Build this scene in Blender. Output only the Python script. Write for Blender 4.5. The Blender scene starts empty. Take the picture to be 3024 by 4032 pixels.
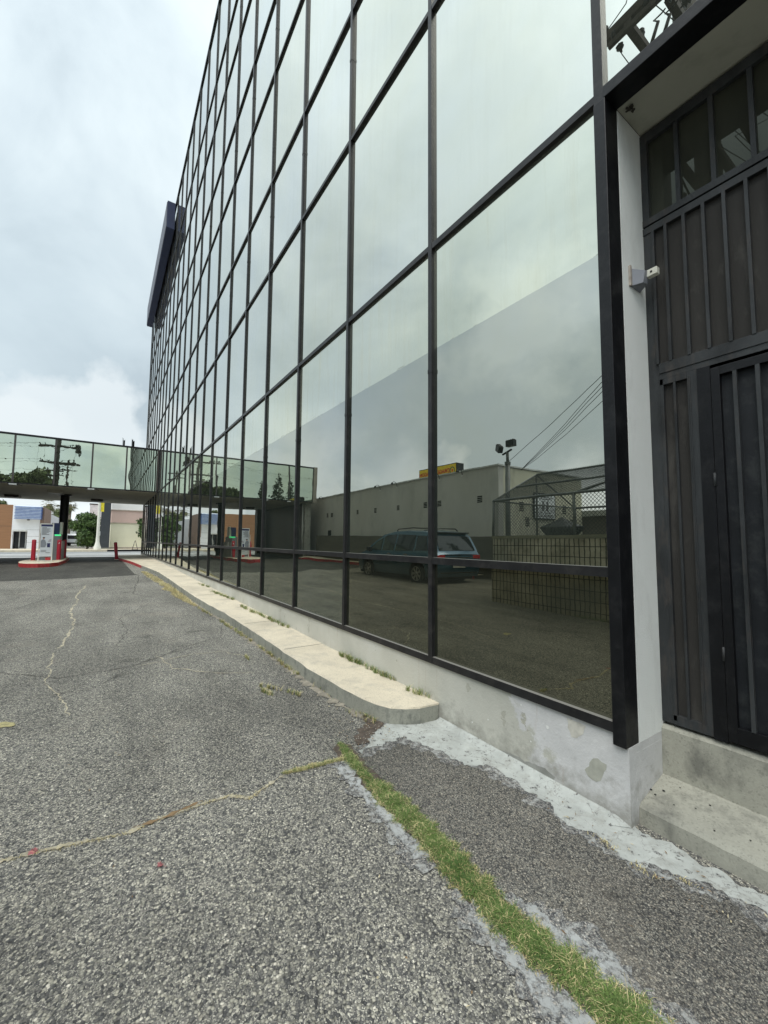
import bpy, math, random
import numpy as np
from mathutils import Vector, Matrix
random.seed(7); rng = np.random.default_rng(7)
S = bpy.context.scene
COL = S.collection
# ------------------------------------------------------------------ camera
cam_d = bpy.data.cameras.new("camera"); cam = bpy.data.objects.new("camera", cam_d); COL.objects.link(cam)
cam_d.sensor_fit = 'HORIZONTAL'; cam_d.sensor_width = 36.0; cam_d.lens = 1621.55 / 3024 * 36
cam_d.clip_start = 0.02; cam_d.clip_end = 6000
Rv = Vector((0.56018958, 0.82833011, 0.0075402)); Uv = Vector((0.05518796, -0.04640215, 0.99739718)); Fv = Vector((-0.826524, 0.55831538, 0.07170785))
Mx = Matrix((Rv, Uv, -Fv)).transposed().to_4x4(); Mx.translation = Vector((1.15074, -2.25663, 1.445))
cam.matrix_world = Mx
S.camera = cam
# ------------------------------------------------------------------ exposure
S.view_settings.view_transform = 'Standard'; S.view_settings.look = 'None'
S.view_settings.exposure = 0.42; S.view_settings.gamma = 1.0
# ------------------------------------------------------------------ sun + sky
SUN_EL, SUN_AZ = math.radians(62), math.radians(-62)      # azimuth measured from +x towards +y
sd = Vector((math.cos(SUN_EL) * math.cos(SUN_AZ), math.cos(SUN_EL) * math.sin(SUN_AZ), math.sin(SUN_EL)))
sun_d = bpy.data.lights.new("sun", 'SUN'); sun_d.energy = 1.5; sun_d.angle = math.radians(35); sun_d.color = (1, .965, .91)
sun = bpy.data.objects.new("sun", sun_d); COL.objects.link(sun)
sun.rotation_euler = sd.to_track_quat('Z', 'Y').to_euler(); sun.location = sd * 50

W = bpy.data.worlds.new("World"); S.world = W; W.use_nodes = True
nt = W.node_tree; nt.nodes.clear()
def N(t, typ, **kw):
    n = t.nodes.new(typ)
    for k, v in kw.items():
        if k == 'ins':
            for i, val in v.items():
                n.inputs[i].default_value = val
        else: setattr(n, k, v)
    return n
def L(t, a, b): t.links.new(a, b)
def ramp(t, fac, stops, interp='LINEAR'):
    r = t.nodes.new('ShaderNodeValToRGB'); r.color_ramp.interpolation = interp
    e = r.color_ramp.elements
    while len(e) < len(stops): e.new(0.5)
    for el, (p, c) in zip(e, stops):
        el.position = p; el.color = (c, c, c, 1) if isinstance(c, (int, float)) else (*c, 1)
    L(t, fac, r.inputs[0]); return r.outputs[0]
def mth(t, op, a, b=None, c=None, clamp=False):
    n = t.nodes.new('ShaderNodeMath'); n.operation = op; n.use_clamp = clamp
    for i, v in enumerate((a, b, c)):
        if v is None: continue
        if isinstance(v, (int, float)): n.inputs[i].default_value = v
        else: L(t, v, n.inputs[i])
    return n.outputs[0]
def mix(t, fac, a, b, mode='MIX'):
    n = t.nodes.new('ShaderNodeMix'); n.data_type = 'RGBA'; n.blend_type = mode
    for idx, v in ((0, fac), (6, a), (7, b)):
        if isinstance(v, (int, float)): n.inputs[idx].default_value = v if idx == 0 else (v, v, v, 1)
        elif isinstance(v, (tuple, list)): n.inputs[idx].default_value = (*v[:3], 1)
        else: L(t, v, n.inputs[idx])
    return n.outputs[2]
sky = N(nt, 'ShaderNodeTexSky', sky_type='NISHITA', sun_disc=False, sun_elevation=SUN_EL, sun_rotation=math.radians(90) - SUN_AZ)
sky.dust_density = 2.0
tc = N(nt, 'ShaderNodeTexCoord'); sep = N(nt, 'ShaderNodeSeparateXYZ'); L(nt, tc.outputs['Generated'], sep.inputs[0])
zc = mth(nt, 'ADD', mth(nt, 'MAXIMUM', sep.outputs[2], 0.0), 0.34)
pl = N(nt, 'ShaderNodeCombineXYZ'); L(nt, mth(nt, 'DIVIDE', sep.outputs[0], zc), pl.inputs[0]); L(nt, mth(nt, 'DIVIDE', sep.outputs[1], zc), pl.inputs[1])
def wnoise(vec, scale, detail, rough, off, dist=0.0):
    mp = N(nt, 'ShaderNodeMapping'); mp.inputs[1].default_value = off; L(nt, vec, mp.inputs[0])
    n = N(nt, 'ShaderNodeTexNoise'); n.inputs['Scale'].default_value = scale; n.inputs['Detail'].default_value = detail
    n.inputs['Roughness'].default_value = rough; n.inputs['Distortion'].default_value = dist; L(nt, mp.outputs[0], n.inputs['Vector']); return n.outputs[0]
big = wnoise(pl.outputs[0], 0.75, 6, .55, (3.1, 1.7, 0), .3)
fine = wnoise(pl.outputs[0], 2.6, 7, .6, (7.3, 2.2, 0), .5)
cum = wnoise(tc.outputs['Generated'], 4.2, 8, .55, (1.3, 4.4, 2.0), .2)
shade = mth(nt, 'ADD', mth(nt, 'MULTIPLY', big, .76), mth(nt, 'MULTIPLY', fine, .24))
ccol = ramp(nt, shade, [(.38, (.43, .51, .56)), (.45, (.60, .69, .735)), (.53, (.77, .86, .885)), (.66, (.94, 1.0, 1.01))])
# a bank of brighter cumulus low over the horizon
low = ramp(nt, sep.outputs[2], [(0.02, 1.0), (0.10, .8), (0.24, 0.0)])
cmask = mth(nt, 'MULTIPLY', ramp(nt, cum, [(.47, 0.0), (.53, 1.0)]), low)
ccol = mix(nt, mth(nt, 'MULTIPLY', cmask, .75), ccol, (1.0, 1.06, 1.08))
# one tall cumulus head standing over the street, with greyer air above it
def cumulus(ccol, cdir, r0, col, amt, nz=.20, soft=.02):
    d = N(nt, 'ShaderNodeVectorMath', operation='DISTANCE'); L(nt, tc.outputs['Generated'], d.inputs[0]); d.inputs[1].default_value = cdir
    pf = wnoise(tc.outputs['Generated'], 9.0, 9, .55, (cdir[0] * 3, 2.2, .7)); dd = mth(nt, 'ADD', d.outputs['Value'], mth(nt, 'MULTIPLY', mth(nt, 'SUBTRACT', pf, .5), nz))
    return mix(nt, mth(nt, 'MULTIPLY', ramp(nt, dd, [(r0 - soft, 1.0), (r0 + soft, 0.0)]), amt), ccol, col)
ccol = cumulus(ccol, (-.93, -.12, .36), .20, (.54, .64, .69), .7, .12, .12)
ccol = cumulus(ccol, (-.97, -.05, .205), .115, (.73, .795, .82), .9, .16, .014)
ccol = cumulus(ccol, (-.97, -.12, .13), .11, (.76, .82, .84), .8, .16, .014)
ccol = cumulus(ccol, (-.70, -.70, .22), .20, (.82, .88, .90), .6, .22, .02)
ccol = cumulus(ccol, (-.62, -.74, .30), .22, (.46, .545, .575), .75, .34, .06)
ccol = cumulus(ccol, (-.42, -.86, .28), .15, (.50, .58, .60), .7, .30, .05)
ccol = cumulus(ccol, (-.55, -.72, .46), .12, (.86, .94, .92), .6, .30, .05)
ccol = cumulus(ccol, (-.82, -.52, .34), .16, (.52, .61, .68), .7, .26, .07)
ccol = cumulus(ccol, (-.50, -.60, .70), .16, (.60, .69, .73), .55, .34, .08)
ccol = cumulus(ccol, (-.66, -.62, .16), .07, (.84, .90, .90), .75, .20, .015)
# the cloud deck is thinner and brighter round the hidden sun
dotn = N(nt, 'ShaderNodeVectorMath', operation='DOT_PRODUCT'); L(nt, tc.outputs['Generated'], dotn.inputs[0]); dotn.inputs[1].default_value = sd
glow = ramp(nt, dotn.outputs['Value'], [(0.0, .86), (.55, 1.02), (1.0, 1.7)])
ccol = mix(nt, 1.0, ccol, glow, 'MULTIPLY')
skyc = mix(nt, 1.0, sky.outputs[0], (.10, .10, .10), 'MULTIPLY')
allc = mix(nt, .93, skyc, ccol)
bg = N(nt, 'ShaderNodeBackground'); bg.inputs[1].default_value = 1.0; L(nt, allc, bg.inputs[0])
wo = N(nt, 'ShaderNodeOutputWorld'); L(nt, bg.outputs[0], wo.inputs[0])

# ------------------------------------------------------------------ materials
def newmat(name):
    m = bpy.data.materials.new(name); m.use_nodes = True; t = m.node_tree
    b = t.nodes['Principled BSDF']; return m, t, b
def tnoise(t, scale, detail=5, rough=.55, vec=None, dist=0.0, sc3=None, off=(0, 0, 0), world=True):
    if vec is None:
        if world:
            g = t.nodes.new('ShaderNodeNewGeometry'); vec = g.outputs['Position']
        else:
            g = t.nodes.new('ShaderNodeTexCoord'); vec = g.outputs['Object']
    mp = t.nodes.new('ShaderNodeMapping'); L(t, vec, mp.inputs[0]); mp.inputs[1].default_value = off
    if sc3: mp.inputs[3].default_value = sc3
    n = t.nodes.new('ShaderNodeTexNoise'); n.inputs['Scale'].default_value = scale; n.inputs['Detail'].default_value = detail
    n.inputs['Roughness'].default_value = rough; n.inputs['Distortion'].default_value = dist; L(t, mp.outputs[0], n.inputs['Vector']); return n.outputs[0]
def bump(t, b, h, strength=.3, dist=.01):
    n = t.nodes.new('ShaderNodeBump'); n.inputs['Strength'].default_value = strength; n.inputs['Distance'].default_value = dist
    L(t, h, n.inputs['Height']); L(t, n.outputs[0], b.inputs['Normal']); return n
def M(name, col, rough=.7, metal=0.0, var=.18, scale=3.0, bmp=.0, bscale=40, world=False, dirt=None, dirt_amt=.5, sc3=None, emit=None):
    m, t, b = newmat(name)
    n = tnoise(t, scale, 6, .6, world=world, sc3=sc3)
    lo = tuple(c * (1 - var) for c in col); hi = tuple(min(1, c * (1 + var)) for c in col)
    c = ramp(t, n, [(.3, lo), (.7, hi)])
    if dirt:
        d = ramp(t, tnoise(t, scale * 2.3, 7, .65, world=world, off=(5, 3, 1), sc3=sc3), [(.52, 0.0), (.68, dirt_amt)])
        c = mix(t, d, c, dirt)
    L(t, c, b.inputs['Base Color'])
    b.inputs['Roughness'].default_value = rough; b.inputs['Metallic'].default_value = metal
    if bmp: bump(t, b, tnoise(t, bscale, 4, .6, world=world), bmp, .004)
    if emit: b.inputs['Emission Color'].default_value = (*emit, 1); b.inputs['Emission Strength'].default_value = 1
    return m
def asphalt_nodes(t, tone=1.0, warm=1.0, stone=1.0):
    g = t.nodes.new('ShaderNodeNewGeometry'); pos = g.outputs['Position']
    dist = tnoise(t, 60, 2, .5, vec=pos)
    outs = []; hts = []
    for sc, of in ((112 / stone, 0), (250 / stone, 3.3)):
        mp = t.nodes.new('ShaderNodeMapping'); L(t, pos, mp.inputs[0]); mp.inputs[1].default_value = (of, of, 0); mp.inputs[3].default_value = (1, 1, .3)
        v = t.nodes.new('ShaderNodeTexVoronoi'); v.inputs['Scale'].default_value = sc; v.inputs['Randomness'].default_value = 1; L(t, mp.outputs[0], v.inputs['Vector'])
        s = t.nodes.new('ShaderNodeSeparateColor'); L(t, v.outputs['Color'], s.inputs[0])
        outs.append((s.outputs[0], s.outputs[1], v.outputs['Distance'])); 
    r1, g1, d1 = outs[0]; r2, g2, d2 = outs[1]
    k = tone
    c1 = ramp(t, r1, [(0, (.045 * k, .046 * k, .05 * k)), (.35, (.085 * k, .086 * k, .088 * k)), (.6, (.16 * k, .157 * k * warm, .146 * k * warm)), (.82, (.27 * k, .265 * k * warm, .235 * k * warm)), (.97, (.37 * k, .355 * k * warm, .315 * k * warm)), (1, (.52 * k, .50 * k, .46 * k))])
    c2 = ramp(t, r2, [(0, (.05 * k, .05 * k, .055 * k)), (.5, (.11 * k, .108 * k, .105 * k)), (.85, (.24 * k, .235 * k, .215 * k)), (1, (.42 * k, .41 * k, .37 * k))])
    pick = ramp(t, g1, [(.42, 0.0), (.46, 1.0)])
    c = mix(t, pick, c2, c1)
    edge = ramp(t, d1, [(.35, 1.0), (.75, .42)])
    c = mix(t, mth(t, 'MULTIPLY', pick, .9), c, mix(t, 1.0, c, edge, 'MULTIPLY'))
    patch = ramp(t, tnoise(t, .55, 7, .62, vec=pos), [(.3, .78), (.5, 1.0), (.7, 1.2)])
    c = mix(t, 1.0, c, patch, 'MULTIPLY')
    oil = ramp(t, tnoise(t, 2.2, 5, .6, vec=pos, off=(11, 4, 0)), [(.60, 1.0), (.72, .62)])
    c = mix(t, 1.0, c, oil, 'MULTIPLY')
    streak = ramp(t, tnoise(t, 1.3, 6, .6, vec=pos, sc3=(.35, 1.6, 1), off=(2, 7, 0)), [(.35, .8), (.6, 1.12)])
    c = mix(t, 1.0, c, streak, 'MULTIPLY')
    h = mth(t, 'ADD', mth(t, 'MULTIPLY', mth(t, 'SUBTRACT', 1.0, d1), pick), mth(t, 'MULTIPLY', mth(t, 'SUBTRACT', 1.0, d2), .35))
    return c, h, pos
def asphalt(name, tone=1.0, warm=1.0, stone=1.0, b_=.9):
    m, t, b = newmat(name); c, h, pos = asphalt_nodes(t, tone, warm, stone)
    stain = ramp(t, tnoise(t, .9, 6, .6, vec=pos, off=(9, 1, 0)), [(.58, 0.0), (.72, .35)])
    c = mix(t, stain, c, (.30, .27, .235) if tone > .8 else (.1, .1, .1))
    c = mix(t, 1.0, c, (1.0, .975, .91), 'MULTIPLY')
    L(t, c, b.inputs['Base Color']); b.inputs['Roughness'].default_value = .82; b.inputs['Specular IOR Level'].default_value = .35
    bump(t, b, h, b_, .004); return m
MA = {}
MA['asphalt'] = asphalt('lot_asphalt', 1.40, 1.0)
MA['asphalt_brown'] = asphalt('patch_asphalt', 1.02, .96, .72)
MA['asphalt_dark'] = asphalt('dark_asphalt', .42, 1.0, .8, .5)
MA['street'] = M('street_asphalt', (.24, .245, .245), .85, var=.12, scale=.6, bmp=.3, world=True)
MA['white_paint'] = M('road_paint', (.72, .72, .70), .6, var=.1, scale=9, world=True)
# weathered slurry: pale coat that breaks up over the stones
def slurry(name, col, lo, hi):
    m, t, b = newmat(name); c, h, pos = asphalt_nodes(t, 1.1, .95, .8)
    base = ramp(t, tnoise(t, 7, 7, .65, vec=pos), [(.3, tuple(x * .8 for x in col)), (.7, tuple(min(1, x * 1.12) for x in col))])
    holes = ramp(t, tnoise(t, 26, 8, .72, vec=pos, off=(3, 8, 0)), [(lo, 1.0), (hi, 0.0)])
    crk = t.nodes.new('ShaderNodeTexVoronoi'); crk.feature = 'DISTANCE_TO_EDGE'; crk.inputs['Scale'].default_value = 5.5
    dv = t.nodes.new('ShaderNodeVectorMath'); dv.operation = 'ADD'; nn = t.nodes.new('ShaderNodeTexNoise'); nn.inputs['Scale'].default_value = 9; nn.inputs['Detail'].default_value = 5; L(t, pos, nn.inputs['Vector'])
    sc = t.nodes.new('ShaderNodeVectorMath'); sc.operation = 'SCALE'; sc.inputs['Scale'].default_value = .22; L(t, nn.outputs['Color'], sc.inputs[0]); L(t, pos, dv.inputs[0]); L(t, sc.outputs[0], dv.inputs[1]); L(t, dv.outputs[0], crk.inputs['Vector'])
    base = mix(t, ramp(t, crk.outputs['Distance'], [(.0, .65), (.012, 0.0)]), base, (.16, .15, .14))
    base = mix(t, ramp(t, tnoise(t, 11, 8, .7, vec=pos, off=(6, 6, 0)), [(.5, 0.0), (.7, .55)]), base, (.25, .24, .21))
    cc = mix(t, holes, base, c)
    L(t, cc, b.inputs['Base Color']); b.inputs['Roughness'].default_value = .85
    bump(t, b, mth(t, 'ADD', mth(t, 'MULTIPLY', h, holes), tnoise(t, 60, 5, .6, vec=pos)), .6, .004); return m
MA['slurry'] = slurry('pale_slurry', (.43, .445, .42), .36, .43)
MA['slurry_rough'] = slurry('broken_slurry', (.38, .39, .385), .40, .54)
MA['slurry_sparse'] = slurry('sparse_slurry', (.38, .385, .37), .50, .62)
MA['soil'] = M('dirt_debris', (.085, .066, .052), .95, var=.5, scale=30, bmp=1.0, bscale=90, world=True)
MA['crack'] = M('crack_dirt', (.40, .36, .27), .95, var=.45, scale=14, bmp=.6, bscale=90, world=True)
MA['crack_dark'] = M('crack_dark', (.085, .08, .072), .95, var=.3, scale=30, world=True)
MA['rust_silt'] = M('rusty_silt', (.21, .14, .075), .95, var=.35, scale=18, bmp=.5, bscale=90, world=True)
MA['red_stain'] = M('red_stain', (.27, .085, .09), .8, var=.8, scale=45, world=True)
MA['yellow_paint'] = M('worn_yellow', (.36, .32, .16), .8, var=.4, scale=30, world=True)
def concrete(name, col, dirty, amt=.5, sc=2.0, lines=None):
    m, t, b = newmat(name); g = t.nodes.new('ShaderNodeNewGeometry'); pos = g.outputs['Position']
    c = ramp(t, tnoise(t, sc, 7, .62, vec=pos), [(.28, tuple(x * .78 for x in col)), (.5, col), (.72, tuple(min(1, x * 1.14) for x in col))])
    c = mix(t, ramp(t, tnoise(t, sc * 2.7, 8, .68, vec=pos, off=(4, 2, 6), sc3=(1, 1, .6)), [(.5, 0.0), (.68, amt)]), c, dirty)
    spk = t.nodes.new('ShaderNodeTexVoronoi'); spk.inputs['Scale'].default_value = 130; L(t, pos, spk.inputs['Vector'])
    s2 = t.nodes.new('ShaderNodeSeparateColor'); L(t, spk.outputs['Color'], s2.inputs[0])
    c = mix(t, 1.0, c, ramp(t, s2.outputs[0], [(0, .78), (.15, .97), (1, 1.06)]), 'MULTIPLY')
    L(t, c, b.inputs['Base Color']); b.inputs['Roughness'].default_value = .85
    bump(t, b, mth(t, 'ADD', tnoise(t, 70, 5, .6, vec=pos), mth(t, 'MULTIPLY', tnoise(t, 6, 4, .5, vec=pos), 2.0)), .35, .004); return m
MA['walk'] = concrete('beige_concrete', (.60, .53, .41), (.33, .31, .27), .45, 1.6)
MA['kerb'] = concrete('grey_kerb', (.30, .30, .255), (.10, .105, .10), .85, 3.0)
MA['steps'] = concrete('step_concrete', (.33, .325, .275), (.12, .12, .105), .75, 2.0)
MA['red_kerb'] = M('red_kerb_paint', (.42, .03, .035), .6, var=.35, scale=4, dirt=(.3, .2, .18), world=True)
# peeling plaster of the plinth
def plinth_mat():
    m, t, b = newmat('peeling_plaster'); g = t.nodes.new('ShaderNodeNewGeometry'); pos = g.outputs['Position']
    s = t.nodes.new('ShaderNodeSeparateXYZ'); L(t, pos, s.inputs[0])
    a = ramp(t, tnoise(t, 1.1, 7, .6, vec=pos), [(.3, (.43, .43, .38)), (.55, (.54, .53, .47)), (.75, (.62, .62, .58))])
    near = mth(t, 'ADD', s.outputs[0], mth(t, 'MULTIPLY', tnoise(t, 3.5, 8, .65, vec=pos, off=(1, 1, 9)), 1.3))
    lil = ramp(t, tnoise(t, 5, 6, .6, vec=pos, off=(7, 0, 0)), [(.3, (.52, .52, .52)), (.7, (.66, .655, .655))])
    c = mix(t, ramp(t, near, [(0.10, 0.0), (0.16, .92)]), a, lil)
    grime = ramp(t, mth(t, 'ADD', mth(t, 'MULTIPLY', s.outputs[2], -2.2), mth(t, 'MULTIPLY', tnoise(t, 9, 8, .7, vec=pos, off=(2, 5, 1)), 1.6)), [(.38, 0.0), (.80, .75)])
    c = mix(t, grime, c, (.24, .23, .20))
    chips = ramp(t, tnoise(t, 4.3, 9, .62, vec=pos, off=(3, 2.2, 8.1)), [(.655, 0.0), (.66, 1.0)])
    c = mix(t, chips, c, (.42, .41, .35))
    runs = ramp(t, tnoise(t, 5, 5, .6, vec=pos, sc3=(3.2, 1, .25), off=(0, 3, 3)), [(.62, 0.0), (.75, .35)])
    c = mix(t, runs, c, (.35, .25, .17))
    L(t, c, b.inputs['Base Color']); b.inputs['Roughness'].default_value = .85
    bump(t, b, mth(t, 'ADD', mth(t, 'MULTIPLY', chips, -2.0), mth(t, 'ADD', mth(t, 'MULTIPLY', tnoise(t, 5, 5, .6, vec=pos), 3.0), tnoise(t, 70, 4, .6, vec=pos))), .5, .004)
    return m
MA['plinth'] = plinth_mat()
MA['stucco_white'] = M('white_stucco', (.80, .815, .79), .9, var=.05, scale=2, bmp=.6, bscale=130, dirt=(.45, .45, .42), dirt_amt=.25, world=True, sc3=(1, 1, .4))
MA['soffit'] = M('painted_soffit', (.46, .46, .39), .9, var=.08, scale=1.5, dirt=(.2, .19, .16), dirt_amt=.4, world=True)
MA['frame'] = M('weathered_black_frame', (.017, .017, .018), .42, var=.4, scale=5, bmp=.3, bscale=60, dirt=(.06, .055, .05), dirt_amt=.4, world=True)
MA['frame_black'] = M('glossy_black_paint', (.006, .0065, .008), .42, var=.3, scale=4, bmp=.4, bscale=30, dirt=(.035, .035, .036), dirt_amt=.3, world=True)
MA['frame_brown'] = M('brown_black_frame', (.05, .042, .038), .45, var=.3, scale=5, world=True)
MA['gate_metal'] = M('gate_black_paint', (.034, .037, .039), .5, var=.4, scale=9, bmp=.35, bscale=70, dirt=(.085, .07, .06), dirt_amt=.4, world=True, sc3=(1, 1, .3))
MA['gate_panel'] = M('dusty_gate_mesh', (.038, .036, .033), .8, var=.2, scale=4, bmp=.3, bscale=400, dirt=(.10, .095, .085), dirt_amt=.5, world=True, sc3=(1, 1, .35))
MA['gate_panel_dark'] = M('dark_door_mesh', (.012, .014, .017), .6, var=.3, scale=5, bmp=.3, bscale=400, dirt=(.05, .055, .055), dirt_amt=.4, world=True)
def lit_dust_top(k, col=(.26, .25, .23)):  # up-facing faces go paler: dust, plus caught light painted into the colour
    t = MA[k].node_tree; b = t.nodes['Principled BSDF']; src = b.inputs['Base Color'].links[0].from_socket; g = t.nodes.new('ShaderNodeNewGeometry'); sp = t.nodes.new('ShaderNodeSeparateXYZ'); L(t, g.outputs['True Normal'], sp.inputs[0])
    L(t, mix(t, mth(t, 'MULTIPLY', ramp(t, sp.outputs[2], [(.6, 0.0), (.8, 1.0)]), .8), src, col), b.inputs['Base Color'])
lit_dust_top('frame')
for _k in ('frame', 'frame_black', 'gate_metal', 'gate_panel', 'gate_panel_dark'):
    MA[_k].node_tree.nodes['Principled BSDF'].inputs['Specular IOR Level'].default_value = .28
MA['dark_inside'] = M('dark_interior', (.015, .016, .014), .9)
def glass(name, f0, tint, wave=(1.1, 1.4), amp=.0016, body=(.02, .026, .022), sc3=(1, 1, 1), film=0.0, streaks=0.0, off=(0, 0, 0)):
    """mirror glass: a dark pane under a tinted reflective coating that turns fully reflective at grazing angles"""
    m, t, b = newmat(name); t.nodes.remove(b); out = t.nodes['Material Output']
    g = t.nodes.new('ShaderNodeNewGeometry'); pos = g.outputs['Position']
    h = mth(t, 'ADD', mth(t, 'MULTIPLY', tnoise(t, wave[0], 2, .4, vec=pos, sc3=sc3, off=off), 1.0), mth(t, 'MULTIPLY', tnoise(t, wave[1] * 4, 1, .4, vec=pos, sc3=sc3, off=(5, 5, 5)), .12))
    bp = t.nodes.new('ShaderNodeBump'); bp.inputs['Strength'].default_value = 1.0; bp.inputs['Distance'].default_value = amp; L(t, h, bp.inputs['Height'])
    gl = t.nodes.new('ShaderNodeBsdfGlossy'); gl.inputs['Roughness'].default_value = 0.0; L(t, bp.outputs[0], gl.inputs['Normal'])
    lw = t.nodes.new('ShaderNodeLayerWeight'); lw.inputs['Blend'].default_value = .5      # facing = 1 - cos
    fr = mth(t, 'POWER', lw.outputs['Facing'], 5.0)
    oi = t.nodes.new('ShaderNodeObjectInfo'); rnd = mth(t, 'FRACT', mth(t, 'ADD', oi.outputs['Random'], g.outputs['Random Per Island']))
    age = ramp(t, rnd, [(0.0, tint), (.5, tuple(x * k_ for x, k_ in zip(tint, (1.0, .985, .93)))), (1.0, tuple(x * k_ for x, k_ in zip(tint, (.965, .97, .955))))])
    cloudy = ramp(t, tnoise(t, .42, 5, .6, vec=pos, off=(1, 0, 6)), [(.35, (1.0, 1.0, 1.0)), (.65, (.985, .965, .88))])
    age = mix(t, 1.0, age, cloudy, 'MULTIPLY')
    gcol = mix(t, fr, age, (.96, .98, 1.0))
    fac = mth(t, 'ADD', f0, mth(t, 'MULTIPLY', fr, 1 - f0), clamp=True)
    df = t.nodes.new('ShaderNodeBsdfDiffuse'); bc = ramp(t, tnoise(t, 1.7, 7, .65, vec=pos, sc3=(1.5, 1, .5)), [(.3, tuple(x * .8 for x in body)), (.7, tuple(x * 1.25 for x in body))])
    if streaks:
        st = ramp(t, tnoise(t, 4, 6, .6, vec=pos, sc3=(2.4, 1, .18), off=(1, 0, 4)), [(.5, 0.0), (.66, streaks)])
        bc = mix(t, st, bc, (.50, .47, .33)); fac = mth(t, 'MULTIPLY', fac, mth(t, 'SUBTRACT', 1.0, mth(t, 'MULTIPLY', st, .35)))
    if streaks:
        sz = t.nodes.new('ShaderNodeSeparateXYZ'); L(t, pos, sz.inputs[0])
        zz_ = mth(t, 'ADD', sz.outputs[2], mth(t, 'MULTIPLY', tnoise(t, 2.6, 8, .7, vec=pos, sc3=(.8, 1, 1), off=(2, 2, 2)), .22))
        band = ramp(t, mth(t, 'SUBTRACT', zz_, 3.1), [(.0, .8), (.115, .75), (.125, .0)])
        brk = ramp(t, tnoise(t, 1.1, 6, .7, vec=pos, sc3=(1, 1, .3), off=(4, 0, 1)), [(.35, .15), (.55, 1.0)])
        band = mth(t, 'MULTIPLY', band, brk); bc = mix(t, mth(t, 'MULTIPLY', band, .7), bc, (.52, .55, .50)); fac = mth(t, 'MULTIPLY', fac, mth(t, 'SUBTRACT', 1.0, mth(t, 'MULTIPLY', band, .32)))
        ln_ = mth(t, 'MULTIPLY', ramp(t, mth(t, 'SUBTRACT', zz_, 3.1), [(.112, 0.0), (.122, .8), (.130, 0.0)]), ramp(t, tnoise(t, 1.7, 3, .5, vec=pos, off=(8, 0, 1)), [(.52, 0.0), (.56, 1.0)])); bc = mix(t, ln_, bc, (.12, .12, .11)); fac = mth(t, 'MULTIPLY', fac, mth(t, 'SUBTRACT', 1.0, mth(t, 'MULTIPLY', ln_, .6)))
    L(t, bc, df.inputs['Color']); L(t, gcol, gl.inputs['Color'])
    mx = t.nodes.new('ShaderNodeMixShader'); L(t, fac, mx.inputs[0]); L(t, df.outputs[0], mx.inputs[1]); L(t, gl.outputs[0], mx.inputs[2]); L(t, mx.outputs[0], out.inputs[0])
    return m
TINT = (.86, .96, .88)
MA['glass'] = glass('mirror_glass', .62, (.97, 1.0, .975), amp=.0009, wave=(.8, .8), streaks=.10, body=(.05, .055, .045))
MA['glass_film'] = glass('mirror_glass_backed', .60, (.95, .985, .92), amp=.0010, body=(.13, .145, .12), streaks=.35)
MA['glass_low'] = glass('mirror_glass_clear', .46, (.92, .955, .92), amp=.0010)
MA['glass_foot'] = glass('mirror_glass_foot', .30, (.90, .93, .82), amp=.0055, sc3=(.45, 1, 1.3), wave=(1.2, .9))
MA['glass_foot_near'] = glass('mirror_glass_foot_near', .21, (.92, .93, .78), amp=.0010, body=(.02, .022, .017))
MA['glass_bridge'] = glass('mirror_glass_bridge', .60, (.86, .97, .86), amp=.0022, body=(.04, .045, .035))
MA['glass_warp'] = glass('mirror_glass_warped', .60, (.86, .97, .86), amp=.012, wave=(.42, .3), body=(.04, .045, .035), off=(0, 3.1, 1.2))
MA['door_glass'] = glass('dark_door_glass', .045, (.8, .85, .75), amp=.0005, body=(.035, .036, .028))

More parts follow.
